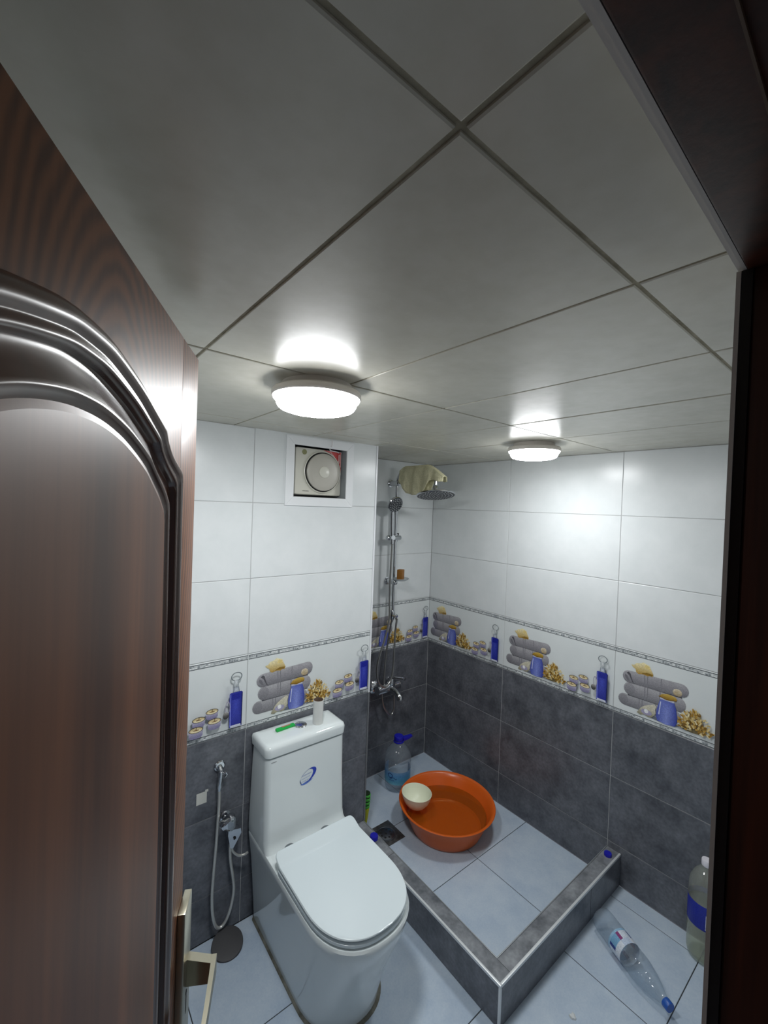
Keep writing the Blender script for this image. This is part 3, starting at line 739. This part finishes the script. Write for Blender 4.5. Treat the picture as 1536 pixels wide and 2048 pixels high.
# grey reveal boards lining the niche belong to the wall
for lo, hi in (((.8092,YT+.002,1.7085),(.8125,YT+.15,1.936)), ((1.0675,YT+.002,1.7085),(1.0708,YT+.15,1.936)), ((.8125,YT+.002,1.9325),(1.0675,YT+.15,1.936))):
    MB().box(lo, hi).build('reveal_board', bpy.data.materials.get('grey_reveal') or mat('grey_reveal', '#8f9598', .6), wt)

# ------------------------------------------------------------------ shower set
RX, RY = 1.685, 2.000
sh = thing('shower_column', 'chrome shower riser with wide rain head on the far wall', 'shower', (RX, RY, 0))
arm = [(0,0,1.03),(0,0,1.3),(0,0,1.6),(0,0,1.80),(0,-.003,1.838),(0,-.018,1.868),(0,-.045,1.888),(0,-.10,1.902),(0,-.18,1.910),(0,-.26,1.908),(0,-.300,1.896),(0,-.322,1.872),(0,-.330,1.840),(0,-.332,1.805)]
MB().tube(spline(arm, 4), .0095, 14).build('riser', CHROME, sh)
for z, nm in ((1.822,'wall_bracket'), (1.215,'wall_bracket')):
    k = MB().tube([(0,.0625,z),(0,.058,z),(0,.056,z),(0,.0,z),(0,-.012,z)], [.024,.024,.017,.017,.017], 20)
    o = k.build(nm, CHROME, sh)
    MB().ball((0,-.012,z), .0175, 18, 10).build('end_cap', CHROME, o)
sl = MB().tube([(-.082,-.020,1.490),(-.074,-.020,1.490),(.030,-.004,1.488),(.037,-.004,1.488)], [.012,.0165,.0165,.013], 18).tube([(0,-.002,1.465),(0,-.002,1.512)], .015, 16).tube([(-.058,-.014,1.490),(-.059,-.054,1.494)], .0145, 14).build('slider', CHROME, sh)
MB().tube([(.018,-.004,1.50),(.018,-.004,1.517)], .006, 10).build('knob', BLACKR, sl)
MB().tube([(0,0,.985),(0,0,1.0),(0,0,1.03),(0,0,1.04)], [.012,.016,.016,.012], 18).tube([(0,-.012,1.012),(.0,-.040,1.012),(0,-.046,1.012)], [.012,.012,.006], 14).tube([(0,-.03,1.012),(.004,-.034,.985)], .005, 10).build('diverter', CHROME, sh)
# rain head, tilted on its ball joint
rd = Vector((-.10,-.20,-1)).normalized(); rp = Vector((0,-.334,1.752))
rh = MB().lathe([(.014,-.050),(.016,-.045),(.016,-.020),(.030,-.012),(.070,-.008),(.104,-.0045),(.109,-.001),(.109,.003),(.104,.0055)], 48, tuple(rd), origin=tuple(rp)).build('rain_head', CHROME, sh)
b = MB(); q = Vector((0,0,1)).rotation_difference(rd)
for ring_, cnt in ((.018,6),(.036,12),(.054,18),(.072,24),(.090,30)):
    for k in range(cnt):
        a = 2*PI*k/cnt; p = rp+q @ Vector((ring_*math.cos(a), ring_*math.sin(a), .0055))
        b.lathe([(.0026,0),(.0018,.003)], 6, tuple(rd), origin=tuple(p), cap0=False)
o = b.build('nozzles', mat('grey_nozzle', '#c7c9cb', .45), rh); o['kind'] = 'stuff'
o = MB().lathe([(.1035,.0050),(.1035,.0057)], 40, tuple(rd), origin=tuple(rp)).build('spray_plate', SPRAY, rh)
# soap dish
sd = MB().tube([(.0,-.010,1.232),(-.004,-.040,1.236)], .006, 10).build('dish_arm', CHROME, sh)
MB().rings([[(-.004+ax*s, -.072+ay*s*.8, z) for ax, ay in [(.05*math.cos(2*PI*k/20), .05*math.sin(2*PI*k/20)) for k in range(20)]] for s, z in ((.75,1.236),(1.,1.243),(1.05,1.250),(1.,1.250),(.95,1.245),(.7,1.240))]).build('soap_dish', clear('dish_plastic', '#dfe4e6', .08, .35, '#d5dadc'), sh)
so = thing('soap_bar', 'brown block of soap on the shower soap dish', 'soap', (RX-.006, RY-.070, 1.2405), .5)
MB().box((-.021,-.017,0), (.021,.017,.062), 0, .004).build('soap', SOAPM, so)
# hand shower with hose
hs = thing('hand_shower', 'round chrome hand shower hanging on the riser slider, metal hose', 'shower', (RX, RY, 0))
hd = Vector((-.02,-.88,-.42)).normalized(); hp_ = Vector((-.058,-.060,1.690))
hh = MB().lathe([(.020,-.034),(.034,-.026),(.047,-.014),(.0515,-.006),(.0515,0),(.048,.004)], 36, tuple(hd), origin=tuple(hp_)).build('head', CHROME, hs)
MB().lathe([(.0475,.0035),(.0475,.0048)], 32, tuple(hd), origin=tuple(hp_)).build('spray_plate', SPRAY, hh)
b = MB(); q = Vector((0,0,1)).rotation_difference(hd)
for ring_, cnt in ((.0,1),(.014,7),(.027,12),(.039,16)):
    for k in range(cnt):
        a = 2*PI*k/cnt; p = hp_+q @ Vector((ring_*math.cos(a), ring_*math.sin(a), .0048))
        b.lathe([(.0034,0),(.0024,.0025)], 7, tuple(hd), origin=tuple(p), cap0=False)
o = b.build('nozzles', bpy.data.materials['grey_nozzle'], hh); o['kind'] = 'stuff'
MB().tube(spline([(-.059,-.038,1.672),(-.060,-.034,1.63),(-.060,-.036,1.56),(-.059,-.040,1.492),(-.059,-.042,1.455)], 5), [.011]*5+[.012]*8+[.011]*8, 14).build('handle', CHROME, hs)
hz = [(-.059,-.042,1.457),(-.060,-.042,1.38),(-.060,-.038,1.25),(-.058,-.036,1.12),(-.058,-.040,1.0),(-.085,-.044,.90),(-.128,-.046,.79),(-.142,-.046,.71),(-.125,-.047,.635),(-.080,-.048,.600),(-.040,-.048,.625),(-.020,-.048,.69),(-.016,-.048,.80),(-.012,-.047,.92),(-.002,-.047,1.00)]
MB().tube(spline(hz, 6), .0062, 10).build('hose', HOSE2, hs)
# mixer
mxr = thing('mixer_tap', 'chrome lever mixer tap under the shower, on charcoal tiles', 'tap', (1.675, YS, .560))
for sx_ in (-.066, .066):
    MB().tube([(sx_,0,0),(sx_,-.008,0),(sx_,-.022,0),(sx_,-.025,0)], [.041,.040,.026,.018], 28).build('escutcheon', CHROME, mxr)
    MB().tube([(sx_,-.016,0),(sx_,-.05,0)], .014, 14).build('union_nut', CHROME, mxr)
MB().tube(spline([(-.088,-.058,0),(-.075,-.058,0),(-.03,-.060,.002),(.0,-.060,.004),(.03,-.060,.002),(.075,-.058,0),(.088,-.058,0)], 3), [.016]+[.027]*17+[.016], 22).build('body', CHROME, mxr)
MB().tube(spline([(.005,-.070,0),(.012,-.095,-.004),(.018,-.122,-.016),(.022,-.145,-.036),(.023,-.150,-.046)], 4), [.019]*4+[.0185]*6+[.020]*7, 18).build('spout', CHROME, mxr)
lv = MB().tube([(.02,-.062,.015),(.02,-.064,.042),(.02,-.066,.060)], [.027,.027,.018], 20).build('lever_base', CHROME, mxr)
MB().tube(spline([(.02,-.064,.058),(.03,-.09,.066),(.045,-.130,.072),(.052,-.155,.073)], 4), [.009]*6+[.008]*4+[.009]*3, 12).build('lever', CHROME, mxr)
MB().tube(spline([(-.045,-.058,-.018),(-.046,-.060,-.05),(-.030,-.062,-.11),(.010,-.064,-.165),(.035,-.064,-.172),(.050,-.062,-.14),(.052,-.060,-.08),(.046,-.058,-.02)], 5), .0055, 10).build('hose', HOSE2, mxr)
MB().tube(spline([(-.03,-.058,.020),(-.025,-.050,.10),(-.008,-.045,.25),(.004,-.062,.40),(.010,-.064,.428)], 6), .0055, 10).build('supply_pipe', HOSE2, mxr)

# cream net cloth thrown over the shower arm
b = MB(); NU, NV = 44, 26
def cloth(i, j):
    y = .0-.035-.365*i/NU; t = (j/NV)*2-1
    topz = 1.921-.0 if y > -.27 else 1.921-(abs(y+.27)/.15)**1.3*.085
    if y > -.09: topz -= ((y+.09)/.07)**2*.034
    drop = [(-.03,.055),(-.06,.105),(-.11,.155),(-.17,.168),(-.23,.165),(-.27,.135),(-.30,.075),(-.335,.055),(-.37,.045),(-.41,.016)]
    for (a, da), (c, dc) in zip(drop, drop[1:]):
        if y >= c-1e-6: d = da+(dc-da)*(y-a)/(c-a); break
    s = abs(t)
    z = topz-d*max(0, s-.10)/.90-.004*s
    wob = .006*math.sin(y*70+1.3*math.copysign(1,t))*s+.002*math.sin(y*150+2*t)*s
    x = math.copysign(min(.0125, s*.09)+.010*s, t)+wob
    return (x, y, z)
vs = [cloth(i, j) for i in range(NU+1) for j in range(NV+1)]
fs_ = [(i*(NV+1)+j, (i+1)*(NV+1)+j, (i+1)*(NV+1)+j+1, i*(NV+1)+j+1) for i in range(NU) for j in range(NV)]
m, nt, bs = new_mat('crochet_net'); N = nt.nodes; L = nt.links
tc = N.new('ShaderNodeTexCoord'); vo = N.new('ShaderNodeTexVoronoi'); vo.inputs['Scale'].default_value = 165.; vo.inputs['Randomness'].default_value = .35
L.new(tc.outputs['Object'], vo.inputs['Vector'])
rp_ = N.new('ShaderNodeValToRGB'); rp_.color_ramp.elements[0].position = .0; rp_.color_ramp.elements[0].color = lin('#c2bd8e'); rp_.color_ramp.elements[1].position = .6; rp_.color_ramp.elements[1].color = lin('#f4f0cc')
L.new(vo.outputs['Distance'], rp_.inputs[0]); L.new(rp_.outputs[0], bs.inputs['Base Color']); bs.inputs['Roughness'].default_value = .9
gt_ = N.new('ShaderNodeMath'); gt_.operation = 'GREATER_THAN'; gt_.inputs[1].default_value = .08
L.new(vo.outputs['Distance'], gt_.inputs[0]); L.new(gt_.outputs[0], bs.inputs['Alpha'])
bp = N.new('ShaderNodeBump'); bp.inputs['Strength'].default_value = .6; bp.inputs['Distance'].default_value = .002
L.new(vo.outputs['Distance'], bp.inputs['Height']); L.new(bp.outputs[0], bs.inputs['Normal'])
o = MB().add(vs, fs_).build('net_cloth', m); o.location = (RX, RY, 0)
tag(o, 'cream crocheted net cloth hanging over the shower arm', 'cloth')
sm_ = o.modifiers.new('thickness', 'SOLIDIFY'); sm_.thickness = .0015; sm_.offset = 1

# ------------------------------------------------------------------ kerb of the shower
kb = thing('shower_kerb', 'low grey stone-tiled shower kerb with bright metal edge strips', 'kerb', (0,0,0))
core = MB().box((KX0+.004,KY0+.004,.0), (KX1-.003,YT-.0,KZ-.004)).box((KX1-.003,KY0+.004,.0), (XR,KY1-.003,KZ-.004)).build('core', G_DARK, kb)
q = .004
ym = YT
for y0, y1 in ((KY0+q, KY0+.61), (KY0+.612, ym)):
    tile('cap_tile', kb, (KX0+q+.002, y0+.0, KZ-.004), (1,0,0), (0,1,0), KX1-KX0-2*q-.002, y1-y0, K_TILE, .0036, .001)
for x0, x1 in ((KX1-q+.0016, 1.945), (1.9465, XR)):
    tile('cap_tile', kb, (x0, KY0+q+.002, KZ-.004), (1,0,0), (0,1,0), x1-x0, KY1-KY0-2*q-.002, K_TILE, .0036, .001)
for y0, y1 in ((KY0+.006, KY0+.60), (KY0+.6015, ym)):
    tile('side_tile', kb, (KX0+.004, y1, .001), (0,-1,0), (0,0,1), y1-y0, KZ-.010, D_TILE, .0036, .001)
for x0, x1 in ((KX0+.006, 1.79), (1.7915, XR)):
    tile('side_tile', kb, (x0, KY0+.004, .001), (1,0,0), (0,0,1), x1-x0, KZ-.010, D_TILE, .0036, .001)
tile('side_tile', kb, (KX1-.003, KY1-.004, .001), (0,1,0), (0,0,1), ym-KY1+.004, KZ-.010, D_TILE, .003, .001)
tile('side_tile', kb, (XR, KY1-.003, .001), (-1,0,0), (0,0,1), XR-KX1, KZ-.010, D_TILE, .003, .001)
FRAMEW.node_tree.nodes['Principled BSDF'].inputs['Specular IOR Level'].default_value = .25
STRIP = mat('metal_edge_strip', '#dde1e3', .3, .25)
STRIPD = mat('thin_grey_strip', '#9fa4a8', .35, .4)
MB().box((KX0-.001,KY0-.001,KZ-.009), (KX0+.0075,ym,KZ+.0012), 0, .0015).build('edge_strip', STRIP, kb)
MB().box((KX0+.0078,KY0-.001,KZ-.009), (XR,KY0+.0075,KZ+.0012), 0, .0015).build('edge_strip', STRIP, kb)
MB().box((KX0-.0012,KY0-.0012,.0005), (KX0+.0068,KY0+.0068,KZ-.0095), 0, .0012).build('edge_strip', STRIP, kb)
MB().box((KX1-.0035,KY1-.003,KZ-.006), (KX1,ym,KZ+.0006), 0, .0006).build('edge_strip', STRIPD, kb)
MB().box((KX1-.003,KY1-.0035,KZ-.006), (XR,KY1,KZ+.0006), 0, .0006).build('edge_strip', STRIPD, kb)
def bottle_cap(loc, r, h, label, grp=None):
    t = thing('bottle_cap', label, 'cap', loc, .3)
    prof = [(r,0),(r,h*.8),(r*.94,h),(r*.8,h)]
    b = MB(); n = 40
    b.rings([[((rr*(1+(.025 if (k % 2 and i < 2) else 0)))*math.cos(2*PI*k/n), (rr*(1+(.025 if (k % 2 and i < 2) else 0)))*math.sin(2*PI*k/n), hh) for k in range(n)] for i, (rr, hh) in enumerate(prof)])
    b.build('shell', BLUEC, t, 30)
bottle_cap((1.214,1.515,KZ+.0006), .0185, .017, 'large blue bottle cap on the kerb next to the toilet lid')
bottle_cap((2.010,.822,KZ+.0006), .0155, .012, 'small blue bottle cap on the kerb end at the right wall')

# ------------------------------------------------------------------ basin, water, bowl
BX, BY, BH = 1.692, 1.508, .135
ba = thing('wash_basin', 'round orange plastic basin of water on the shower floor', 'basin', (BX, BY, 0))
MB().lathe([(.172,.0004),(.182,.004),(.190,.02),(.2105,.07),(.2275,.110),(.238,.124),(.2495,.130),(.2525,.1335),(.250,.1365),(.2445,.136),(.2365,.130),(.2255,.112),(.2075,.07),(.1865,.022),(.178,.008),(.165,.005)], 72).build('shell', ORANGE, ba, 50)
wa = MB().lathe([(.1835,.0195),(.2085,.0775),(.2085,.0780)], 64, cap0=False).build('basin_water', WATER)
wa.location = (BX, BY, 0); tag(wa, 'still water filling the orange basin', 'water')
bo = thing('plastic_bowl', 'pale cream round bowl floating at the left rim of the basin', 'bowl', (1.563, 1.607, .0965))
bo.rotation_euler = (math.radians(1), math.radians(2), 0)
pr_ = [(.024,.0),(.030,.0012),(.048,.012),(.066,.034),(.0755,.058),(.079,.075),(.0795,.0765),(.078,.0770),(.0765,.075),(.073,.058),(.0635,.036),(.046,.0145),(.028,.004),(.015,.003)]
MB().lathe(pr_, 56).build('shell', CREAM, bo, 50)

# ------------------------------------------------------------------ bottles
def grooves(prof, z0, z1, n, d):
    r = [p for p in prof if p[1] < z0]; s = [p for p in prof if p[1] > z1]; rr = prof[len(r)][0] if len(r) < len(prof) else prof[-1][0]
    mid = []
    for k in range(n*4+1):
        z = z0+(z1-z0)*k/(n*4); mid.append((rr-d*(.5-.5*math.cos(2*PI*k/4)), z))
    return r+mid+s
jb = thing('water_jug', 'large clear water jug with blue cap and carrying handle beside the basin', 'bottle', (1.690, 1.905, 0), -.25)
prof = [(.030,.006),(.062,.001),(.072,.006),(.076,.018),(.074,.032),(.077,.046),(.077,.150),(.0785,.155),(.0785,.164),(.0745,.170),(.0785,.176),(.0785,.186),(.074,.200),(.062,.222),(.045,.244),(.032,.258),(.025,.268),(.024,.282)]
MB().lathe(prof, 48).build('body', CLEARB, jb, 60)
lb = MB(); n = 40
for k in range(n):
    a, c = math.radians(-250+260*k/n), math.radians(-250+260*(k+1)/n); R_ = .0776
    for i, (z0, z1, c0, c1) in enumerate(((.050,.068,'#74b6cc','#5aa3c6'),(.068,.10,'#5aa3c6','#5c9bd0'),(.10,.122,'#5c9bd0','#7ea8d2'))):
        lb.poly([(R_*math.cos(a),R_*math.sin(a),z0),(R_*math.cos(c),R_*math.sin(c),z0),(R_*math.cos(c),R_*math.sin(c),z1),(R_*math.cos(a),R_*math.sin(a),z1)], [lin(c0),lin(c0),lin(c1),lin(c1)])
lab = lb.build('label', DECAL, jb)
em = MB()
def cyl(a, z, R_=.0781): return (R_*math.cos(a), R_*math.sin(a), z)
A0 = math.radians(-150)
for k in range(20):
    a, c = 2*PI*k/20, 2*PI*(k+1)/20
    em.poly([cyl(A0+.22*math.cos(a),.100+.014*math.sin(a)), cyl(A0+.22*math.cos(c),.100+.014*math.sin(c)), cyl(A0+.16*math.cos(c),.100+.010*math.sin(c)), cyl(A0+.16*math.cos(a),.100+.010*math.sin(a))], lin('#1b3f7e'))
for k in range(10): em.poly([cyl(A0-.05+.06*k,.086-.004*math.sin(k*.9)), cyl(A0+.01+.06*k,.086-.004*math.sin(k*.9+.9)), cyl(A0+.01+.06*k,.0895-.004*math.sin(k*.9+.9)), cyl(A0-.05+.06*k,.0895-.004*math.sin(k*.9))], lin('#1b3f7e'))
for k in range(4): em.poly([cyl(A0-.1+.11*k,.072), cyl(A0-.02+.11*k,.072), cyl(A0-.02+.11*k,.078), cyl(A0-.1+.11*k,.078)], lin('#3d6ea8'))
em.build('emblem', DECAL, lab)
MB().lathe([(.0275,.280),(.028,.284),(.028,.300),(.026,.303),(.020,.303)], 36).lathe([(.031,.268),(.031,.2725),(.0265,.2735)], 30, cap0=True).build('cap', BLUEC, jb)
MB().rings([[(x, y, z) for x, y, z in sec] for sec in ([(.026,-.016,.272),(.026,.016,.272),(.026,.016,.286),(.026,-.016,.286)], [(.060,-.015,.277),(.060,.015,.277),(.060,.015,.288),(.060,-.015,.288)], [(.088,-.010,.286),(.088,.010,.286),(.088,.010,.292),(.088,-.010,.292)])]).build('handle', BLUEC, jb)

# lying bottle, axis along local x, base at the origin side
bl = thing('water_bottle', 'clear plastic water bottle lying on the floor by the kerb', 'bottle', (1.797, .752, .0445), math.atan2(.473-.752, 1.664-1.797))
prof = [(.012,.010),(.030,.000),(.040,.004),(.043,.016),(.0435,.045),(.0415,.050),(.0435,.056),(.0415,.062),(.0435,.068),(.0435,.090),(.043,.092),(.043,.150),(.0435,.153),(.0415,.158),(.0435,.164),(.0415,.170),(.0435,.176),(.0435,.192),(.042,.210),(.036,.240),(.027,.268),(.018,.290),(.0145,.300),(.0142,.306)]
MB().lathe(prof, 40, (1,0,0)).build('body', CLEARB, bl, 60)
lb = MB(); n = 48
for k in range(n):
    a, c = 2*PI*k/n, 2*PI*(k+1)/n; R_ = .0437; f = (k/n*3) % 1
    col = '#7fb1d6' if f < .35 else ('#2b3f8e' if f < .5 else ('#d9e3f0' if f < .82 else '#8b3a78'))
    for x0, x1, ov in ((.092,.100,'#9cc4e2'),(.100,.128,None),(.128,.150,'#dfe7f2' if f < .6 else '#c5d4ea')):
        lb.poly([(x0,R_*math.cos(a),R_*math.sin(a)),(x1,R_*math.cos(a),R_*math.sin(a)),(x1,R_*math.cos(c),R_*math.sin(c)),(x0,R_*math.cos(c),R_*math.sin(c))][::-1], lin(ov or col))
lb.build('label', DECAL, bl)
MB().lathe([(.0155,.302),(.0160,.304),(.0160,.320),(.0150,.3225),(.012,.3225)], 30, (1,0,0)).build('cap', CAPBLUE, bl)

br_ = thing('water_bottle', 'tall clear bottle with pale cap standing by the door frame', 'bottle', (2.006, .462, 0), 0)
prof = [(.020,.008),(.042,.001),(.050,.006),(.0535,.022),(.0545,.10),(.0545,.230),(.0535,.250),(.054,.262),(.050,.290),(.038,.318),(.024,.335),(.0155,.345),(.0145,.356)]
MB().lathe(prof, 44).build('body', CLEARG, br_, 60)
MB().lathe([(.030,.0085),(.048,.012),(.0525,.024),(.0535,.10),(.0535,.205),(.050,.206)], 44).build('contents', clear('pale_liquid', '#f6f6e8', .03, .08, '#d2d2b8'), br_, 60)
lb = MB(); n = 40
for k in range(n):
    a, c = 2*PI*k/n, 2*PI*(k+1)/n; R_ = .0549
    lb.poly([(R_*math.cos(a),R_*math.sin(a),.135),(R_*math.cos(c),R_*math.sin(c),.135),(R_*math.cos(c),R_*math.sin(c),.225),(R_*math.cos(a),R_*math.sin(a),.225)], [lin('#1c2790')]*2+[lin('#2431a8')]*2)
lab = lb.build('label', DECAL, br_)
em = MB(); A0 = math.radians(-158)
for z0, z1, a0, a1 in ((.150,.196,-.09,-.06),(.150,.196,.0,.03),(.150,.156,-.09,.03),(.171,.177,-.09,.03),(.190,.196,-.09,.03),(.205,.212,-.05,.10),(.160,.186,.09,.12),(.142,.147,-.10,.06)):
    em.poly([cyl(A0+a0,z0,.0552), cyl(A0+a1,z0,.0552), cyl(A0+a1,z1,.0552), cyl(A0+a0,z1,.0552)], lin('#e6e8f4'))
em.build('lettering', DECAL, lab)
MB().lathe([(.0165,.350),(.0172,.352),(.0172,.370),(.016,.373),(.012,.373)], 30).build('cap', WHITEC, br_)

# ------------------------------------------------------------------ brush, drain
bs_ = thing('scrub_brush', 'green and yellow striped tapered brush peeping out behind the wall corner', 'brush', (1.331, 1.738, .0), 0); bs_.scale = (.8, .8, .9)
ax = Vector((.02,0.0,1)).normalized()
prof = [(.006,.020),(.009,.03),(.014,.06),(.019,.10),(.0215,.125)]
MB().lathe(prof, 20, tuple(ax), origin=(0,0,0)).build('tip', mat('yellow_bristle', '#d2d431', .6), bs_)
b = MB(); 
for k in range(4):
    z = .127+k*.021; r = .0225+.0015*min(k,2)
    b.lathe([(r*.9,z),(r,z+.003),(r,z+.012),(r*.92,z+.014)], 20, tuple(ax), mi=0); b.lathe([(r*.86,z+.014),(r*.86,z+.021)], 20, tuple(ax), mi=1)
b.build('grip', [mat('leaf_green', '#55c24a', .5), mat('black_stripe', '#1f3a1c', .6)], bs_)
MB().lathe([(.004,.0005),(.0065,.020)], 14, tuple(ax)).build('nib', bpy.data.materials['yellow_bristle'], bs_)
dn = thing('floor_drain', 'square steel floor drain in the shower beside the kerb', 'drain', (1.396, 1.645, .0002), 0)
hw = .070
DRM = mottled('worn_steel', '#3c3d3e', '#77797a', 40., .35); DRM.node_tree.nodes['Principled BSDF'].inputs['Metallic'].default_value = .6
MB().box((-hw,-hw,0), (hw,hw,.0025), 0, .0008).build('plate', DRM, dn)
MB().lathe([(.050,.0025),(.050,.0050),(.046,.0060),(.043,.0050),(.043,.0026)], 40).build('ring', CHROMED, dn)
gr = MB().lathe([(.0428,.0026),(.0428,.0036),(.0415,.0042)], 36).build('grate', CHROMED, dn)
for k in range(8):
    a = 2*PI*k/8
    MB().lathe([(.0058,.0042),(.0058,.0046)], 12, origin=(.027*math.cos(a),.027*math.sin(a),0)).build('hole', DARKM, gr)
MB().lathe([(.0058,.0042),(.0058,.0046)], 12).build('hole', DARKM, gr)

# ------------------------------------------------------------------ bidet spray on the back wall
bd = thing('bidet_spray', 'chrome bidet hand spray with looping steel hose left of the toilet', 'bidet spray', (0, YT, 0))
MB().lathe([(.0205,0),(.0205,.004),(.016,.008)], 28, (0,-1,0), origin=(.540,0,.664)).build('wall_holder', CHROME, bd)
MB().tube([(.540,-.006,.664),(.540,-.020,.655),(.541,-.024,.640)], .008, 12).tube([(.541,-.022,.640),(.556,-.026,.646),(.561,-.026,.636),(.554,-.026,.628)], .0035, 10).build('holder_hook', CHROME, bd)
MB().tube([(.538,-.024,.652),(.537,-.024,.632),(.536,-.024,.612),(.536,-.023,.596),(.5355,-.022,.580)], [.0085,.0085,.0075,.0085,.0065], 14).build('nozzle', CHROME, bd)
hz = [(.5355,-.022,.585),(.536,-.022,.55),(.534,-.022,.48),(.530,-.022,.38),(.523,-.022,.26),(.520,-.023,.18),(.524,-.026,.11),(.537,-.028,.062),(.556,-.028,.050),(.577,-.028,.070),(.594,-.028,.12),(.601,-.027,.175),(.594,-.026,.235),(.585,-.026,.29),(.581,-.028,.345),(.584,-.030,.385)]
MB().tube(spline(hz, 6), .0055, 10).build('hose', HOSE, bd)
MB().lathe([(.024,0),(.024,.003),(.018,.008),(.011,.009)], 28, (0,-1,0), origin=(.566,0,.455)).build('escutcheon', CHROME, bd)
MB().tube([(.566,-.008,.455),(.568,-.034,.454)], .011, 14).tube([(.568,-.026,.452),(.574,-.028,.425),(.584,-.030,.402)], .0095, 12).build('valve_body', CHROME, bd)
kn = MB(); nn = 24
kn.rings([[((.566+(rr*(1-.28*(.5+.5*math.cos(3*2*PI*k/nn))))*math.cos(2*PI*k/nn)), y, .458+(rr*(1-.28*(.5+.5*math.cos(3*2*PI*k/nn))))*math.sin(2*PI*k/nn)) for k in range(nn)] for rr, y in ((.014,-.030),(.031,-.034),(.034,-.042),(.030,-.058),(.020,-.063))])
kn.build('valve_knob', CHROME, bd, 30)
vb = MB()
vb.rings([[(.568,-.014,.424),(.612,-.022,.420),(.612,-.050,.420),(.568,-.042,.424)], [(.567,-.014,.404),(.615,-.022,.402),(.615,-.050,.402),(.567,-.042,.404)], [(.580,-.018,.345),(.590,-.020,.342),(.590,-.036,.342),(.580,-.034,.345)]][::-1])
ov = vb.build('spray_holder', CHROME, bd, 20)
MB().lathe([(.0052,0),(.0052,.0012)], 14, (.05,-1,0), origin=(.591,-.0462,.388)).build('outlet', DARKM, ov)
MB().tube(spline([(.586,-.030,.352),(.592,-.030,.325),(.612,-.032,.302),(.634,-.036,.297),(.648,-.040,.303)], 6), .0045, 10).build('supply_hose', HOSE, bd)
# square sticker, rubber disc, paper scrap
st = MB().box((.459,YT-.0008,.540), (.496,YT-.0001,.583)).box((.490,YT-.0009,.580), (.501,YT-.0002,.589)).build('wall_sticker', mat('pale_tape', '#d3d4cd', .6))
tag(st, 'small pale square of tape stuck on the charcoal tiles', 'sticker')
di = thing('rubber_disc', 'round dark grey rubber disc on the floor below the bidet hose', 'disc', (.566, 1.563, .0158)); di.rotation_euler = (math.radians(17), math.radians(-4), 0)
MB().lathe([(.052,-.003),(.0555,-.001),(.0560,.002),(.0545,.0042),(.040,.0055),(.010,.006)], 44).build('plate', BLACKR, di)
MB().lathe([(.0562,-.0028),(.0567,-.0014),(.0562,-.0005),(.054,-.0032)], 44, cap0=False, cap1=False).build('rim', mat('rim_highlight', '#7d7d80', .4), di)  # highlight along the disc's lower edge, put in as a lighter grey
b = MB(); rr = random.Random(2); ring_ = []
for k in range(11):
    a = 2*PI*k/11; q_ = .010*rr.uniform(.6,1.25); ring_.append((q_*math.cos(a), q_*1.2*math.sin(a)))
b.rings([[(x,y,.0003) for x,y in ring_], [(x*.85,y*.85,.004+rr.uniform(0,.003)) for x,y in ring_], [(x*.4,y*.4,.006+rr.uniform(0,.003)) for x,y in ring_]])
o = b.build('paper_scrap', PAPER, None, 10); o.location = (1.408, .664, 0); tag(o, 'tiny crumpled white paper scrap on the floor near the kerb', 'paper')
